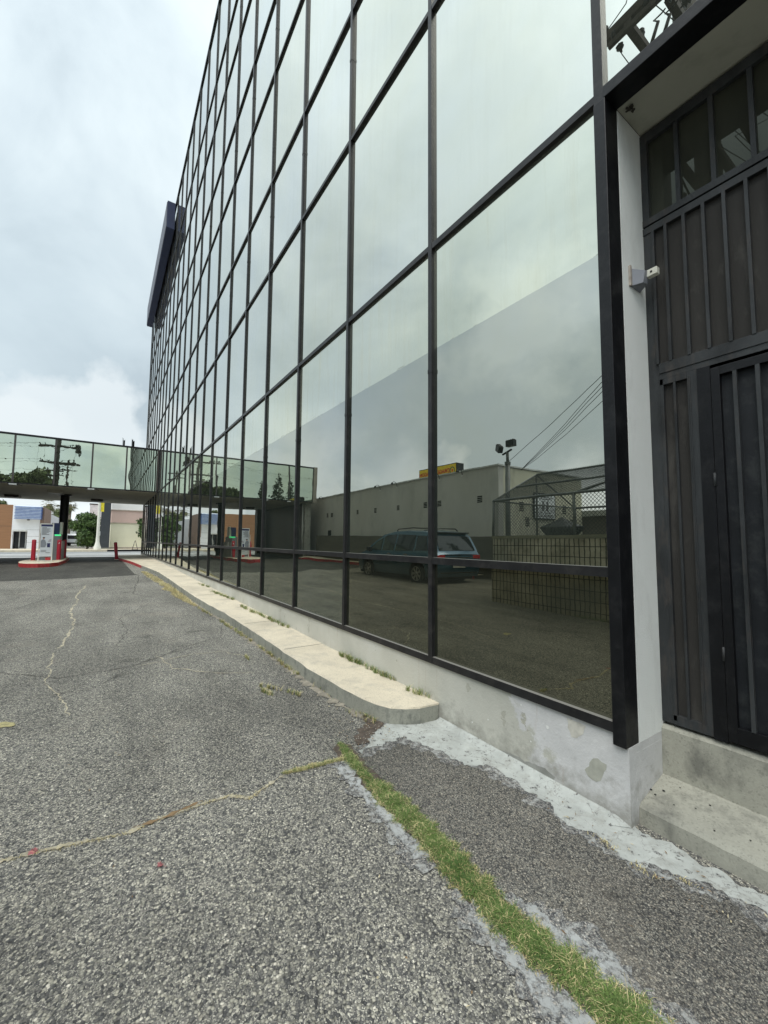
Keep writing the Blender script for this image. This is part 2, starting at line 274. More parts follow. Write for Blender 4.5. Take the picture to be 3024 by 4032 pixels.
# ------------------------------------------------------------------ mesh helpers
class MB:
    def __init__(s): s.v = []; s.f = []; s.mi = []; s.cur = 0; s.sm = []
    def add(s, vs, fs, smooth=False):
        o = len(s.v); s.v.extend([tuple(p) for p in vs])
        for f in fs: s.f.append(tuple(i + o for i in f)); s.mi.append(s.cur); s.sm.append(smooth)
        return s
    def box(s, x0, x1, y0, y1, z0, z1):
        v = [(x, y, z) for z in (z0, z1) for y in (y0, y1) for x in (x0, x1)]
        return s.add(v, [(0, 2, 3, 1), (4, 5, 7, 6), (0, 1, 5, 4), (2, 6, 7, 3), (0, 4, 6, 2), (1, 3, 7, 5)])
    def quad(s, a, b, c, d): return s.add([a, b, c, d], [(0, 1, 2, 3)])
    def tube(s, pts, r, n=8, caps=True, smooth=True):
        pts = [Vector(p) for p in pts]; rs = r if isinstance(r, (list, tuple)) else [r] * len(pts)
        vs = []; up = Vector((0, 0, 1))
        for i, p in enumerate(pts):
            d = (pts[min(i + 1, len(pts) - 1)] - pts[max(i - 1, 0)]).normalized()
            a = d.cross(up) if abs(d.z) < .95 else d.cross(Vector((1, 0, 0)))
            a.normalize(); b = d.cross(a)
            for k in range(n):
                q = 2 * math.pi * k / n; vs.append(p + (a * math.cos(q) + b * math.sin(q)) * rs[i])
        fs = [(i * n + k, i * n + (k + 1) % n, (i + 1) * n + (k + 1) % n, (i + 1) * n + k) for i in range(len(pts) - 1) for k in range(n)]
        s.add(vs, fs, smooth)
        if caps:
            o = len(s.v) - len(vs)
            s.f.append(tuple(o + k for k in range(n))[::-1]); s.f.append(tuple(o + (len(pts) - 1) * n + k for k in range(n))); s.mi += [s.cur] * 2; s.sm += [False] * 2
        return s
    def lathe(s, prof, n=20, at=(0, 0, 0), axis='z', smooth=True):
        vs = []
        for r, h in prof:
            for k in range(n):
                q = 2 * math.pi * k / n; c, d = r * math.cos(q), r * math.sin(q)
                p = (c, d, h) if axis == 'z' else ((c, h, d) if axis == 'y' else (h, c, d))
                vs.append((p[0] + at[0], p[1] + at[1], p[2] + at[2]))
        fs = [(i * n + k, i * n + (k + 1) % n, (i + 1) * n + (k + 1) % n, (i + 1) * n + k) for i in range(len(prof) - 1) for k in range(n)]
        return s.add(vs, fs, smooth)
    def prism(s, poly, z0, z1, side_mi=None):
        n = len(poly); zf = z1 if callable(z1) else (lambda x, y: z1); z0f = z0 if callable(z0) else (lambda x, y: z0)
        v = [(x, y, z0f(x, y)) for x, y in poly] + [(x, y, zf(x, y)) for x, y in poly]
        c0 = s.cur; s.add(v, [tuple(range(n, 2 * n))])
        if side_mi is not None: s.cur = side_mi
        s.add(v, [(i, (i + 1) % n, (i + 1) % n + n, i + n) for i in range(n)]); s.cur = c0; return s
    def build(s, name, mats, parent=None, bevel=0.0):
        me = bpy.data.meshes.new(name); me.from_pydata(s.v, [], s.f); me.update()
        mats = mats if isinstance(mats, (list, tuple)) else [mats]
        for m in mats: me.materials.append(MA[m] if isinstance(m, str) else m)
        me.polygons.foreach_set('material_index', s.mi); me.polygons.foreach_set('use_smooth', s.sm)
        o = bpy.data.objects.new(name, me); COL.objects.link(o)
        if parent is not None: o.parent = parent
        if bevel:
            b = o.modifiers.new('bevel', 'BEVEL'); b.width = bevel; b.segments = 2; b.limit_method = 'ANGLE'; b.angle_limit = math.radians(50)
        return o
def tag(o, label, cat, group=None):
    o['label'] = label; o['category'] = cat
    if group: o['group'] = group
    return o
def thing(name, label, cat, loc=(0, 0, 0), rz=0.0, group=None):
    o = bpy.data.objects.new(name, None); COL.objects.link(o); o.location = loc; o.rotation_euler = (0, 0, rz)
    o.empty_display_size = .2
    return tag(o, label, cat, group)
def copy_tree(o, loc=None, rz=None, label=None, parent=None):
    c = o.copy(); COL.objects.link(c)
    if parent: c.parent = parent
    if loc is not None: c.location = loc
    if rz is not None: c.rotation_euler = (0, 0, rz)
    if label: c['label'] = label
    for ch in [x for x in bpy.data.objects if x.parent == o]: copy_tree(ch, parent=c)
    return c
def struct(o): o['kind'] = 'structure'; return o
def stuff(o): o['kind'] = 'stuff'; return o

def zg(x):
    pts = [(-60, .33), (-52, .20), (-35, .20), (-30, .24), (-24, .25), (-16, .19), (-1.5, .03), (0, .0)]
    if x <= -60: return .33
    if x >= 0: return 0.0
    for (a, za), (b, zb) in zip(pts, pts[1:]):
        if a <= x <= b: return za + (zb - za) * (x - a) / (b - a)
    return 0.0
ZG = [-60, -52, -35, -30, -24, -16, -1.5, 0]
# ------------------------------------------------------------------ ground
b = MB(); xs = [-3000, -300, -90, -60.0] + [-35, -30, -24, -16, -8, -4, -1.5, 0, 10, 60, 300, 3000]; ys = [-3000, -300, -60, -20, -8, -4, -2, 0, .6, 10, 60, 300, 3000]
for j in range(len(ys) - 1):
    for i in range(len(xs) - 1):
        if xs[i] == -60: continue
        q = [(xs[i], ys[j]), (xs[i + 1], ys[j]), (xs[i + 1], ys[j + 1]), (xs[i], ys[j + 1])]
        b.add([(x, y, zg(x)) for x, y in q], [(0, 1, 2, 3)])
struct(b.build('ground', 'asphalt'))
b = MB(); b.add([(-60, -3000, .33), (-52.2, -3000, .16), (-52.2, 3000, .16), (-60, 3000, .33)], [(0, 1, 2, 3)]); b.add([(-52.2, -3000, .16), (-35, -3000, .2), (-35, 3000, .2), (-52.2, 3000, .16)], [(0, 1, 2, 3)])
struct(b.build('street', 'street'))
b = MB(); b.box(-60.1, -52, -400, 400, 0, .345); struct(b.build('far_pavement', 'walk'))
b = MB(); b.box(-52.02, -51.85, -2.0, 400, 0, .365); struct(b.build('far_kerb', 'frame_black'))
b = MB()
b.box(-35.6, -34.75, -400, 400, .1, .215)
for x in (-43.1, -42.6): b.box(x, x + .35, -400, 400, .15, .193 if x > -43 else .1915)
for k in range(-30, 30): b.box(-47.4, -47.25, k * 9, k * 9 + 3, .1, .1848)
b.box(-39.5, -39.1, -400, 400, .1, .2005)
struct(b.build('road_marking', 'white_paint'))
# far driveway of the lot opposite
b = MB(); b.quad((-95, -9.0, .352), (-60.0, -8.0, .352), (-60.0, -5.0, .352), (-95, -4.0, .352)); struct(b.build('opposite_driveway', 'asphalt'))
# dark re-laid asphalt under the bridge
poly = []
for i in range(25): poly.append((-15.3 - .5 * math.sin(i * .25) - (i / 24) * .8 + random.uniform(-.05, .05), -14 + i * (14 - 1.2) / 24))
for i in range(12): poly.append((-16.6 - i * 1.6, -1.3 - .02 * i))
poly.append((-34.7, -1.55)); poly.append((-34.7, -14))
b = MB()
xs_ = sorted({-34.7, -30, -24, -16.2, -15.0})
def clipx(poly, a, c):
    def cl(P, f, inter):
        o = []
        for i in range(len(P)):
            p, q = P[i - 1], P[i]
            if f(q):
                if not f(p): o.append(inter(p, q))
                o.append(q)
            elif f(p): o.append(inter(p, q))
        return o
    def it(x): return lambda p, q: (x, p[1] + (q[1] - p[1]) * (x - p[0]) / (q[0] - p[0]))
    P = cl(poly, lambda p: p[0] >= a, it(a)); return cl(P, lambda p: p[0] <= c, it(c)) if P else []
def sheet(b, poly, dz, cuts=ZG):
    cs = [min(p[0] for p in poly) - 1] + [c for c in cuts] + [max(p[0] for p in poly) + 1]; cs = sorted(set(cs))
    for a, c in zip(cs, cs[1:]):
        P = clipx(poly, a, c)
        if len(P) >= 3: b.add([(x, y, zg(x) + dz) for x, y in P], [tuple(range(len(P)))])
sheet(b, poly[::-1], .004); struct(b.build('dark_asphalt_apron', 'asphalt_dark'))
def ragged(pts, amp, seg=.03, closed=True, seed=0):
    seg = .018; r = random.Random(seed); out = []; n = len(pts)
    for i in range(n if closed else n - 1):
        a, c = pts[i], pts[(i + 1) % n]; d = math.hypot(c[0] - a[0], c[1] - a[1]); k = max(1, int(d / seg))
        nx, ny = (-(c[1] - a[1]) / (d + 1e-9), (c[0] - a[0]) / (d + 1e-9)); w = 0
        for j in range(k):
            t = j / k; w = .72 * w + r.uniform(-amp, amp)
            out.append((a[0] + (c[0] - a[0]) * t + nx * w, a[1] + (c[1] - a[1]) * t + ny * w))
    return out
# brownish patched asphalt between grass and steps
b = MB(); sheet(b, ragged([(-1.32, -.80), (-1.28, -.45), (-.95, -.30), (-.6, -.14), (.2, -.12), (.8, .05), (2.6, .0), (2.6, -.82), (.6, -.86), (0.0, -.87), (-.5, -.82), (-.83, -.80), (-1.1, -.82)], .004, seed=3), .003)
struct(b.build('patched_asphalt', 'asphalt_brown'))
b = MB(); b.quad((-1.40, -.05, .030), (-.035, -.05, .007), (-.035, .019, .034), (-1.40, .019, .056)); b.quad((-.035, -.05, .007), (.041, .02, .007), (.041, .02, .010), (-.035, .019, .034)); sheet(b, ragged([(-1.50, -.56), (-1.56, -.35), (-1.50, .01), (2.6, .09), (2.6, -.22), (.75, -.09), (.57, -.05), (.44, -.07), (.23, -.15), (.18, -.22), (-.02, -.18), (-.17, -.22), (-.41, -.16), (-.75, -.17), (-.86, -.28), (-.99, -.31), (-1.10, -.33), (-1.33, -.38), (-1.30, -.78)], .02, seed=5), .0055)
struct(b.build('concrete_patch', 'slurry'))
b = MB(); sheet(b, ragged([(-1.08, -.93), (-.86, -.955), (-.5, -.95), (-.36, -.96), (-.43, -1.03), (-.8, -1.0), (-1.06, -1.0)], .014, seed=6), .006)
sheet(b, ragged([(-.12, -.96), (.12, -.97), (.3, -.97), (.6, -.96), (.6, -1.02), (.3, -1.06), (.15, -1.045), (-.08, -1.03)], .015, seed=8), .006)
sheet(b, ragged([(-.05, -.85), (.0, -.80), (.07, -.765), (.16, -.775), (.24, -.735), (.36, -.73), (.42, -.76), (.38, -.80), (.42, -.85), (.2, -.87)], .016, seed=9), .006)
sheet(b, ragged([(-1.28, -.90), (-1.13, -.87), (-1.1, -1.0), (-1.24, -.98)], .012, seed=10), .006)
sheet(b, ragged([(.44, -.84), (.47, -.78), (.62, -.76), (.75, -.80), (.72, -.87), (.5, -.88)], .014, seed=11), .006)
struct(b.build('worn_slurry_edge', 'slurry_rough'))
b = MB()
for k_, P_ in enumerate(([(-1.52, -.60), (-1.6, -.36), (-1.50, .0), (-.9, .02), (2.6, .05), (2.6, -.27), (.75, -.14), (.44, -.12), (.18, -.27), (-.17, -.27), (-.41, -.21), (-.75, -.22), (-.86, -.33), (-1.10, -.40), (-1.25, -.45), (-1.28, -.80)], [(-1.30, -.86), (-1.1, -.90), (-.5, -.92), (-.25, -.93), (-.40, -1.07), (-.8, -1.05), (-1.06, -1.03), (-1.3, -1.02)], [(-.2, -.95), (.3, -.95), (.8, -.94), (.7, -1.06), (.3, -1.11), (-.12, -1.07)], [(-.12, -.86), (-.02, -.77), (.08, -.73), (.3, -.70), (.47, -.72), (.8, -.72), (.85, -.87), (.3, -.88)])):
    sheet(b, ragged(P_, .03, seed=60 + k_), .0042 + .0002 * k_)
struct(b.build('thin_slurry_film', 'slurry_sparse'))
b = MB(); sheet(b, ragged([(-1.80, -.46), (-1.56, -.39), (-1.50, -.52), (-1.38, -.70), (-1.42, -.76), (-1.52, -.70), (-1.62, -.55)], .02, seed=12), .0075)
ribbon_later = True
struct(b.build('dirt_patch', 'soil'))
def ribbon(b, pts, w, dz, seed, jit=.35, seg=.05, wob=.02):
    r = random.Random(seed); P = []
    for (x0, y0), (x1, y1) in zip(pts, pts[1:]):
        d = math.hypot(x1 - x0, y1 - y0); k = max(1, int(d / seg))
        for j in range(k): t = j / k; P.append((x0 + (x1 - x0) * t, y0 + (y1 - y0) * t))
    P.append(pts[-1]); n = len(P); off = 0; Q = []
    for i, p in enumerate(P):
        off = off * .8 + r.uniform(-wob, wob); a = P[max(0, i - 1)]; c = P[min(n - 1, i + 1)]; d = math.hypot(c[0] - a[0], c[1] - a[1]) + 1e-9
        nx, ny = -(c[1] - a[1]) / d, (c[0] - a[0]) / d; ww = w * (1 + r.uniform(-jit * 2, jit * 2)) / 2 * (1 if 0 < i < n - 1 else .1); ww = max(ww, w * .08)
        cx_, cy_ = p[0] + nx * off, p[1] + ny * off
        Q.append(((cx_ + nx * ww, cy_ + ny * ww), (cx_ - nx * ww, cy_ - ny * ww)))
    for (l0, r0), (l1, r1) in zip(Q, Q[1:]): b.add([(x, y, zg(x) + dz) for x, y in (r0, r1, l1, l0)], [(0, 1, 2, 3)])
BR = [(-1.30, -.89), (-1.33, -1.09), (-1.35, -1.27), (-1.31, -1.37), (-1.23, -1.53), (-1.31, -1.61), (-1.32, -1.77), (-1.31, -1.95), (-1.28, -2.09), (-1.31, -2.24), (-1.35, -2.41), (-1.38, -2.57), (-1.45, -3.1), (-1.4, -3.8), (-1.6, -4.9)]
b = MB(); ribbon(b, BR[2:], .011, .004, 1, 1.3, .014, wob=.004); struct(b.build('filled_crack', 'crack'))
b = MB(); ribbon(b, [(-1.345, -1.75), (-1.325, -1.86), (-1.30, -1.98), (-1.30, -2.08)], .018, .006, 2, .5, .02, wob=.005); struct(b.build('rust_stain', 'rust_silt'))
b = MB(); ribbon(b, [(-1.62, -.45), (-1.8, -.475), (-2.3, -.52), (-2.8, -.535), (-4.3, -.525), (-6.3, -.54), (-7.3, -.6), (-9.5, -.66)], .075, .004, 40, .5, .04, wob=.006); struct(b.build('kerb_gutter_dirt', M('gutter_silt', (.25, .225, .18), .95, var=.4, scale=14, bmp=.6, bscale=90, world=True)))
b = MB()
ribbon(b, [(-4.7, -3.09), (-4.13, -2.6), (-4.21, -1.88), (-4.6, -1.5), (-4.9, -1.2), (-5.07, -.81), (-5.9, -.65)], .008, .004, 3)
ribbon(b, [(-3.69, -2.93), (-3.63, -2.29), (-4.1, -1.9), (-4.54, -1.72), (-4.76, -1.06)], .006, .004, 4)
ribbon(b, [(-8.88, -1.44), (-7.9, -1.75), (-7.41, -1.97), (-6.2, -1.9), (-5.27, -2.08)], .008, .004, 5)
ribbon(b, [(-12, -4.2), (-11.0, -3.2), (-9.6, -3.5), (-8.2, -4.4), (-6, -4.2), (-4.4, -4.9)], .016, .004, 6)
ribbon(b, [(-7.5, -4.6), (-5.2, -3.9), (-3.6, -4.2), (-2.2, -3.6), (-.5, -4.0), (2, -3.7)], .012, .004, 7)
ribbon(b, [(-3.6, -4.2), (-2.9, -4.7), (-2.6, -5.0)], .01, .004, 8)
ribbon(b, [(-16.15, -1.18), (-13.6, -1.35), (-12.4, -1.5), (-10.65, -1.6), (-9.8, -1.3)], .02, .004, 9)
ribbon(b, [(-13.5, -5.5), (-12.6, -4.0), (-13.4, -2.8)], .02, .004, 10)
struct(b.build('dark_crack', 'crack_dark'))
b = MB(); ribbon(b, [(-13.3, -2.62), (-11.3, -2.72), (-9.9, -2.66), (-8.4, -2.73), (-7.4, -2.60), (-6.54, -2.62), (-5.5, -2.7)], .022, .004, 13, .6, wob=.018)
ribbon(b, [(-5.3, -2.70), (-4.93, -2.68), (-4.02, -2.67), (-3.54, -2.52), (-3.03, -2.42)], .012, .004, 14)
ribbon(b, [(-4.55, -1.72), (-3.9, -1.6), (-3.5, -1.2), (-3.3, -.9)], .012, .0045, 15); ribbon(b, [(-4.2, -1.88), (-4.4, -1.3), (-4.3, -.95), (-3.9, -.8)], .01, .005, 16)
struct(b.build('pale_crack', 'crack'))
def splat(cx, cy, r, seed, dz=.005):
    q = random.Random(seed); n = 40; return [(cx + math.cos(a) * rr, cy + math.sin(a) * rr * .8) for a, rr in [(2 * math.pi * i / n, r * q.uniform(.35, 1.0) * (1.6 if q.random() < .12 else 1)) for i in range(n)]]
b = MB(); sheet(b, splat(-.98, -1.99, .020, 1), .005); sheet(b, splat(-.955, -1.97, .006, 5), .005); sheet(b, splat(-1.37, -2.46, .028, 2), .005); struct(b.build('red_splatter', 'red_stain'))
b = MB(); sheet(b, ragged([(-3.14, -2.92), (-3.04, -2.90), (-3.03, -2.76), (-3.11, -2.74)], .02, seed=2), .005); struct(b.build('yellow_paint_mark', 'yellow_paint'))
# ------------------------------------------------------------------ raised walkway along the facade
out = [(-1.41, .018), (-1.43, -.16), (-1.476, -.27), (-1.55, -.36), (-1.66, -.42), (-1.80, -.448), (-2.3, -.49), (-2.8, -.505), (-4.3, -.49), (-6.3, -.50), (-7.3, -.56), (-8.6, -.60), (-12.7, -.61), (-15.4, -.64), (-18.1, -.80), (-20, -.93), (-22.8, -1.10), (-25, -1.3), (-27.4, -1.5), (-30, -1.53), (-34.6, -1.55)]
b = MB()
HK = .135
for i in range(len(out) - 1):
    (x0, y0), (x1, y1) = out[i], out[i + 1]
    n = max(1, int(abs(x1 - x0) / .16))
    for j in range(n):
        a, c = (x0 + (x1 - x0) * j / n, y0 + (y1 - y0) * j / n), (x0 + (x1 - x0) * (j + 1) / n, y0 + (y1 - y0) * (j + 1) / n)
        jt = lambda P: (P[0], P[1] + .006 * math.sin(P[0] * 13.1) * math.sin(P[0] * 5.3 + 1) + .004 * math.sin(P[0] * 37))
        a, c = jt(a), jt(c); za, zc_ = zg(a[0]) + .003 * math.sin(a[0] * 9.7), zg(c[0]) + .003 * math.sin(c[0] * 9.7)
        b.cur = 0; b.add([(a[0], a[1] + .012, za + HK), (a[0], .02, za + HK), (c[0], .02, zc_ + HK), (c[0], c[1] + .012, zc_ + HK)], [(3, 2, 1, 0)])
        b.add([(a[0], a[1] + .012, za + HK), (a[0], a[1], za + HK - .012), (c[0], c[1], zc_ + HK - .012), (c[0], c[1] + .012, zc_ + HK)], [(0, 1, 2, 3)])
        b.cur = 2 if c[0] < -19.5 else 1
        b.add([(a[0], a[1], za + HK - .012), (a[0], a[1], za - .05), (c[0], c[1], zc_ - .05), (c[0], c[1], zc_ + HK - .012)], [(0, 1, 2, 3)])
struct(b.build('walkway', ['walk', 'kerb', 'red_kerb']))
b = MB()
for x in (-3.55, -5.2, -6.9, -8.7, -11, -13.6, -16.5): b.box(x, x + .008, -.56 if x < -7 else -.47, .015, zg(x) + HK, zg(x) + HK + .0015)
struct(b.build('walkway_joint', 'crack_dark'))

# ------------------------------------------------------------------ the mirror-glass office block
office = thing('office_building', 'five storey office block clad in mirror glass with a black grid of mullions', 'building', (0, 0, 0))
ROW = [.481, 1.289, 4.040, 6.343, 8.096, 10.348, 12.074, 14.355, 16.05, 18.87]
GY = .032     # glass plane; mullion faces stand at y = 0
XS = [4.5, 3.0] + [-1.5 * k for k in range(-1, 23)] + [-34.2]
XS = sorted(set(XS), reverse=True)                     # 4.5, 3, 1.5, 0, -1.5 ...
XR = 1.95                                              # right jamb of the entrance
panes = []
r = random.Random(11)
for i in range(len(XS) - 1):
    xr, xl = XS[i], XS[i + 1]
    for j in range(len(ROW) - 1):
        z0, z1 = ROW[j], ROW[j + 1]
        x0, x1 = xl, xr
        if j < 2:
            if xr <= 0: pass
            elif xl >= 1.5: x0 = max(xl, XR)
            else: continue
            if x0 >= x1: continue
        def pm(z0, z1, mat, tl=.0022):
            ta, tb = r.uniform(-tl, tl), r.uniform(-tl, tl)
            y = lambda x, z: GY + ta * (x - x0) / (x1 - x0) * 1.0 + tb * (z - z0) / 2.5 * 1.0
            m = MB(); g = .001
            m.quad((x0 + g, y(x0, z0), z0), (x1 - g, y(x1, z0), z0), (x1 - g, y(x1, z1), z1), (x0 + g, y(x0, z1), z1)); m.mat = mat; return m
        d2 = (max(abs((x0 + x1) / 2 - 1.15), .5)) ** 2 + 5 + ((z0 + z1) / 2 - 1.4) ** 2
        cosf = 2.25 / math.sqrt(d2); size = (x1 - x0) * (z1 - z0) * cosf / d2
        if x0 >= 1.5: size *= .001
        if x0 >= 0: size *= .3
        if j == 1:
            panes.append((size, pm(z0, 3.11, 'glass_low', .0011))); panes.append((size * .9, pm(3.11, z1, 'glass_film')))
        elif j == 0: panes.append((size, pm(z0, z1, 'glass_foot' if x1 < -2.9 else 'glass_foot_near')))
        else: panes.append((size, pm(z0, z1, 'glass')))
panes.sort(key=lambda p: -p[0])
for s_, m in panes[:99]: m.build('window_pane', m.mat, office)
rest = MB(); mats = ['glass', 'glass_low', 'glass_film', 'glass_foot', 'glass_foot_near']
for s_, m in panes[99:]: rest.cur = mats.index(m.mat); rest.add(m.v, m.f)
stuff(rest.build('window_pane_field', mats, office))
for k, x in enumerate(XS[:-1]):
    zb = ROW[0] - .026
    if 0 < x < XR: zb = ROW[2] + .03
    if x == 0: continue
    m = MB(); w = .0235
    m.box(x - w, x + w, 0.0, .05, zb, ROW[9] + .02)
    for z in (2.9, 7.4, 11.2, 15.2):                               # splice joints of the cover caps
        if zb < z: m.box(x - w - .002, x + w + .002, -.003, .045, z, z + .035)
    m.build('mullion', 'frame', office)
m = MB(); m.box(-34.26, -34.2, -.005, .08, .33, ROW[9] + .02); m.build('end_mullion', 'frame', office)
m = MB(); m.box(-.028, .04, -.003, .132, .394, ROW[2] - .041); m.build('corner_post', 'frame_black', office, bevel=.004)
m = MB(); m.box(-.025, .03, 0.0, .05, ROW[2] - .04, ROW[9] + .02); m.build('mullion', 'frame', office)
def hrun(x0, x1, z, h, name='transom', yf=.002, mat='frame'):
    m = MB(); xs2 = [x for x in XS if x0 <= x <= x1]
    ed = sorted(set([x0, x1] + xs2))
    for a, c in zip(ed, ed[1:]): m.box(a + .0255 if a in XS else a, c - .0255 if c in XS else c, yf, .05, z - h / 2, z + h / 2)
    return m.build(name, mat, office)
for j, z in enumerate(ROW):
    if j in (0, 1):
        hrun(-34.2, 0, z, .054); hrun(XR + .03, 4.5, z, .054)
    elif j == 9:
        m = MB(); m.box(-34.28, 4.6, -.01, .06, z - .02, z + .1); m.build('parapet_cap', 'frame_black', office)
    elif j == 2:
        hrun(-34.2, 0, z, .05)
        m = MB(); m.box(.0305, 4.5, -.002, .132, z - .04, z + .032); m.build('entrance_beam', 'frame_black', office, bevel=.003)
    else: hrun(-34.2, 4.5, z, .046)
m = MB(); m.box(-34.3, -.03, .02, .3, -.3, ROW[0] - .028); m.box(-.03, .041, .02, .45, -.3, .394)
m.box(.038, .0415, .10, .4445, .1, .352); m.build('plinth', 'plinth', office)
m = MB(); m.box(-.03, .041, .134, .7, .3945, ROW[2] - .042); m.box(XR, XR + .08, .02, .7, -.3, ROW[2] - .042); m.box(XR + .03, 5, .05, .3, -.3, .4525); m.build('entrance_reveal', 'stucco_white', office)
m = MB(); m.box(.0415, XR - .001, .134, .7, ROW[2] - .038, ROW[2] + .03); m.build('entrance_soffit', 'soffit', office)
m = MB(); m.box(-34.2, -.05, .36, 20, -.3, 3.9); m.box(-.05, XR + .09, .8, 20, -.3, 3.9); m.box(XR + .09, 5, .36, 20, -.3, 3.9); m.box(-34.2, 5, .2, 20, 4.08, ROW[9]); m.box(-34.2, -.05, .2, .36, 3.2, 4.07); m.build('building_core', 'dark_inside', office)
m = MB(); m.box(-34.5, -34.27, .0, 20, .0, ROW[9] + .05); m.build('end_wall', 'glass', office)
def chip(poly, seed, mat, y=.0188):
    m = MB(); P = ragged(poly, .0055, seed=seed); m.add([(x, y, z) for x, z in P], [tuple(range(len(P)))[::-1]]); return m
m = chip([(-.15, .27), (-.123, .278), (-.079, .265), (-.076, .238), (-.103, .20), (-.111, .165), (-.134, .155), (-.18, .158), (-.199, .183), (-.175, .215)], 51, None); m.build('bare_patch', M('bare_render', (.40, .40, .345), .95, var=.2, scale=14, world=True), office)
m = chip([(-.301, .429), (-.189, .424), (-.206, .38), (-.24, .337), (-.273, .332), (-.298, .376)], 52, None); m.build('scraped_patch', M('scraped_render', (.56, .54, .48), .95, var=.2, scale=18, world=True), office)
for x, z, r_ in ((-.62, .40, .007), (-.43, .33, .010), (-1.05, .14, .006), (-.9, .21, .005), (-.55, .2, .005)):
    m = MB(); m.add([(x + r_ * math.cos(a), .0186, z + r_ * 1.2 * math.sin(a)) for a in (0, 5.2, 4.2, 3.1, 2.2, 1.0)], [tuple(range(6))]); m.build('paint_flake', 'white_paint', office)
m = chip([(-.78, .05), (-.60, .06), (-.45, .085), (-.38, .06), (-.42, .02), (-.8, .01)], 53, None); m.build('damp_patch', M('damp_render', (.27, .27, .25), .95, var=.25, scale=14, world=True), office)
# entrance gate inside the recess
gate = MB(); gate.box(.0415, XR - .001, .50, .56, .44, 4.0); gate.build('doorway_backing', 'dark_inside', office)
Y0, Y1 = .405, .44
g = MB()
g.box(.0415, .078, Y0, Y1, 3.40, 3.985); g.box(.078, XR, Y0, Y1, 3.925, 3.985); g.box(.0415, XR, Y0 - .004, Y1, 3.385, 3.425)
g.build('transom_frame', 'gate_metal', office)
for k in range(11):
    x = .233 + .168 * k
    if x < XR - .03: g = MB(); g.box(x - .011, x + .011, Y0 + .003, Y1, 3.425, 3.925); g.build('transom_bar', 'gate_metal', office)
g = MB(); g.quad((.078, .43, 3.425), (XR, .43, 3.425), (XR, .43, 3.925), (.078, .43, 3.925)); g.build('transom_glass', 'door_glass', office)
g = MB(); g.box(.0415, .10, Y0, Y1, .448, 3.33); g.box(.0415, XR, Y0 - .006, Y1, 3.33, 3.372); g.box(.10, XR, Y0 - .008, Y1, 2.44, 2.50); g.box(.088, .103, Y0 - .012, Y0, 2.50, 3.33); g.box(.1, XR, Y0 - .003, Y0, 2.405, 2.44)
g.build('gate_frame', 'gate_metal', office, bevel=.002)
for k in range(20):
    x = .163 + .0925 * k
    if x < XR - .03: g = MB(); g.box(x - .0078, x + .0078, Y0 - .012, Y0 + .008, 2.50, 3.33); g.build('gate_bar', 'gate_metal', office)
g = MB(); g.quad((.1, .425, 2.5), (XR, .425, 2.5), (XR, .425, 3.33), (.1, .425, 3.33)); g.quad((.1, .425, .47), (.25, .425, .47), (.25, .425, 2.41), (.1, .425, 2.41)); g.build('gate_mesh_panel', 'gate_panel', office)
g = MB(); g.box(.10, .118, Y0 - .004, Y1, .47, 2.405); g.box(.235, .283, Y0 - .004, Y1, .448, 2.405); g.box(.10, .235, Y0 - .004, Y1, .448, .50); g.box(.10, .235, Y0 - .004, Y1, 2.37, 2.405)
g.box(.246, .251, Y0 - .009, Y0 - .004, .5, 2.38); g.build('sidelight_frame', 'gate_metal', office, bevel=.0015)
g = MB(); g.box(.168, .180, Y0 - .006, Y0 + .01, .50, 2.37); g.build('gate_bar', 'gate_metal', office)
g = MB(); g.box(.283, .343, Y0 - .008, Y1, .442, 2.405); g.build('gate_post', 'frame_black', office)
dr = MB(); dr.box(.346, .385, Y0 - .014, Y0 + .02, .455, 2.385); dr.box(.385, 1.42, Y0 - .014, Y0 + .02, 2.34, 2.385); dr.box(.385, 1.42, Y0 - .014, Y0 + .02, .455, .535); dr.box(1.42, 1.46, Y0 - .014, Y0 + .02, .455, 2.385)
dr = dr.build('security_door', 'frame_black', office, bevel=.002)
for k in range(11):
    x = .448 + .09 * k; g = MB(); g.box(x - .0085, x + .0085, Y0 - .018, Y0 + .004, .535, 2.34); g.build('door_bar', 'gate_metal', dr)
g = MB(); g.quad((.385, .42, .53), (1.42, .42, .53), (1.42, .42, 2.35), (.385, .42, 2.35)); g.build('door_mesh', 'gate_panel_dark', dr)
for z in (.85, 1.75):
    g = MB(); g.lathe([(.0, 0), (.006, 0), (.006, .07), (.0, .07)], 8, (.344, Y0 - .016, z)); g.build('hinge', 'gate_metal', dr)
g = MB(); g.box(1.37, 1.41, Y0 - .05, Y0 - .02, 1.4, 1.52); g.build('door_handle', 'gate_metal', dr)
g = MB(); g.box(1.46, XR, Y0, Y1, .45, 2.405); g.build('gate_side_panel', 'gate_metal', office)
# entrance steps
st = thing('entrance_steps', 'worn grey concrete entrance steps below the barred security door', 'steps', (1.0, .25, 0))
m = MB()
def stp(y0, y1, z0, z1, sl=.02, rise=.012):
    xs3 = [i * .05 - .958 for i in range(0, 41)]; rr = random.Random(int(z1 * 100))
    prof = [(y0, z0), (y0 + sl * .3, z1 - .02), (y0 + sl, z1), (y1, z1 + rise)]
    vs = []; 
    for x in xs3:
        w = rr.uniform(-.0025, .0025)
        for (y, z) in prof: vs.append((x, y + w, z + w * .5))
    n = len(prof); fs = [(i * n + k, (i + 1) * n + k, (i + 1) * n + k + 1, i * n + k + 1) for i in range(len(xs3) - 1) for k in range(n - 1)]
    m.add(vs, fs)
stp(.095 - .25, .42 - .25, -.05, .10, .03, rise=.075); stp(.385 - .25, .70 - .25, .15, .432, .03)
m.build('step_block', 'steps', st)
m = MB()
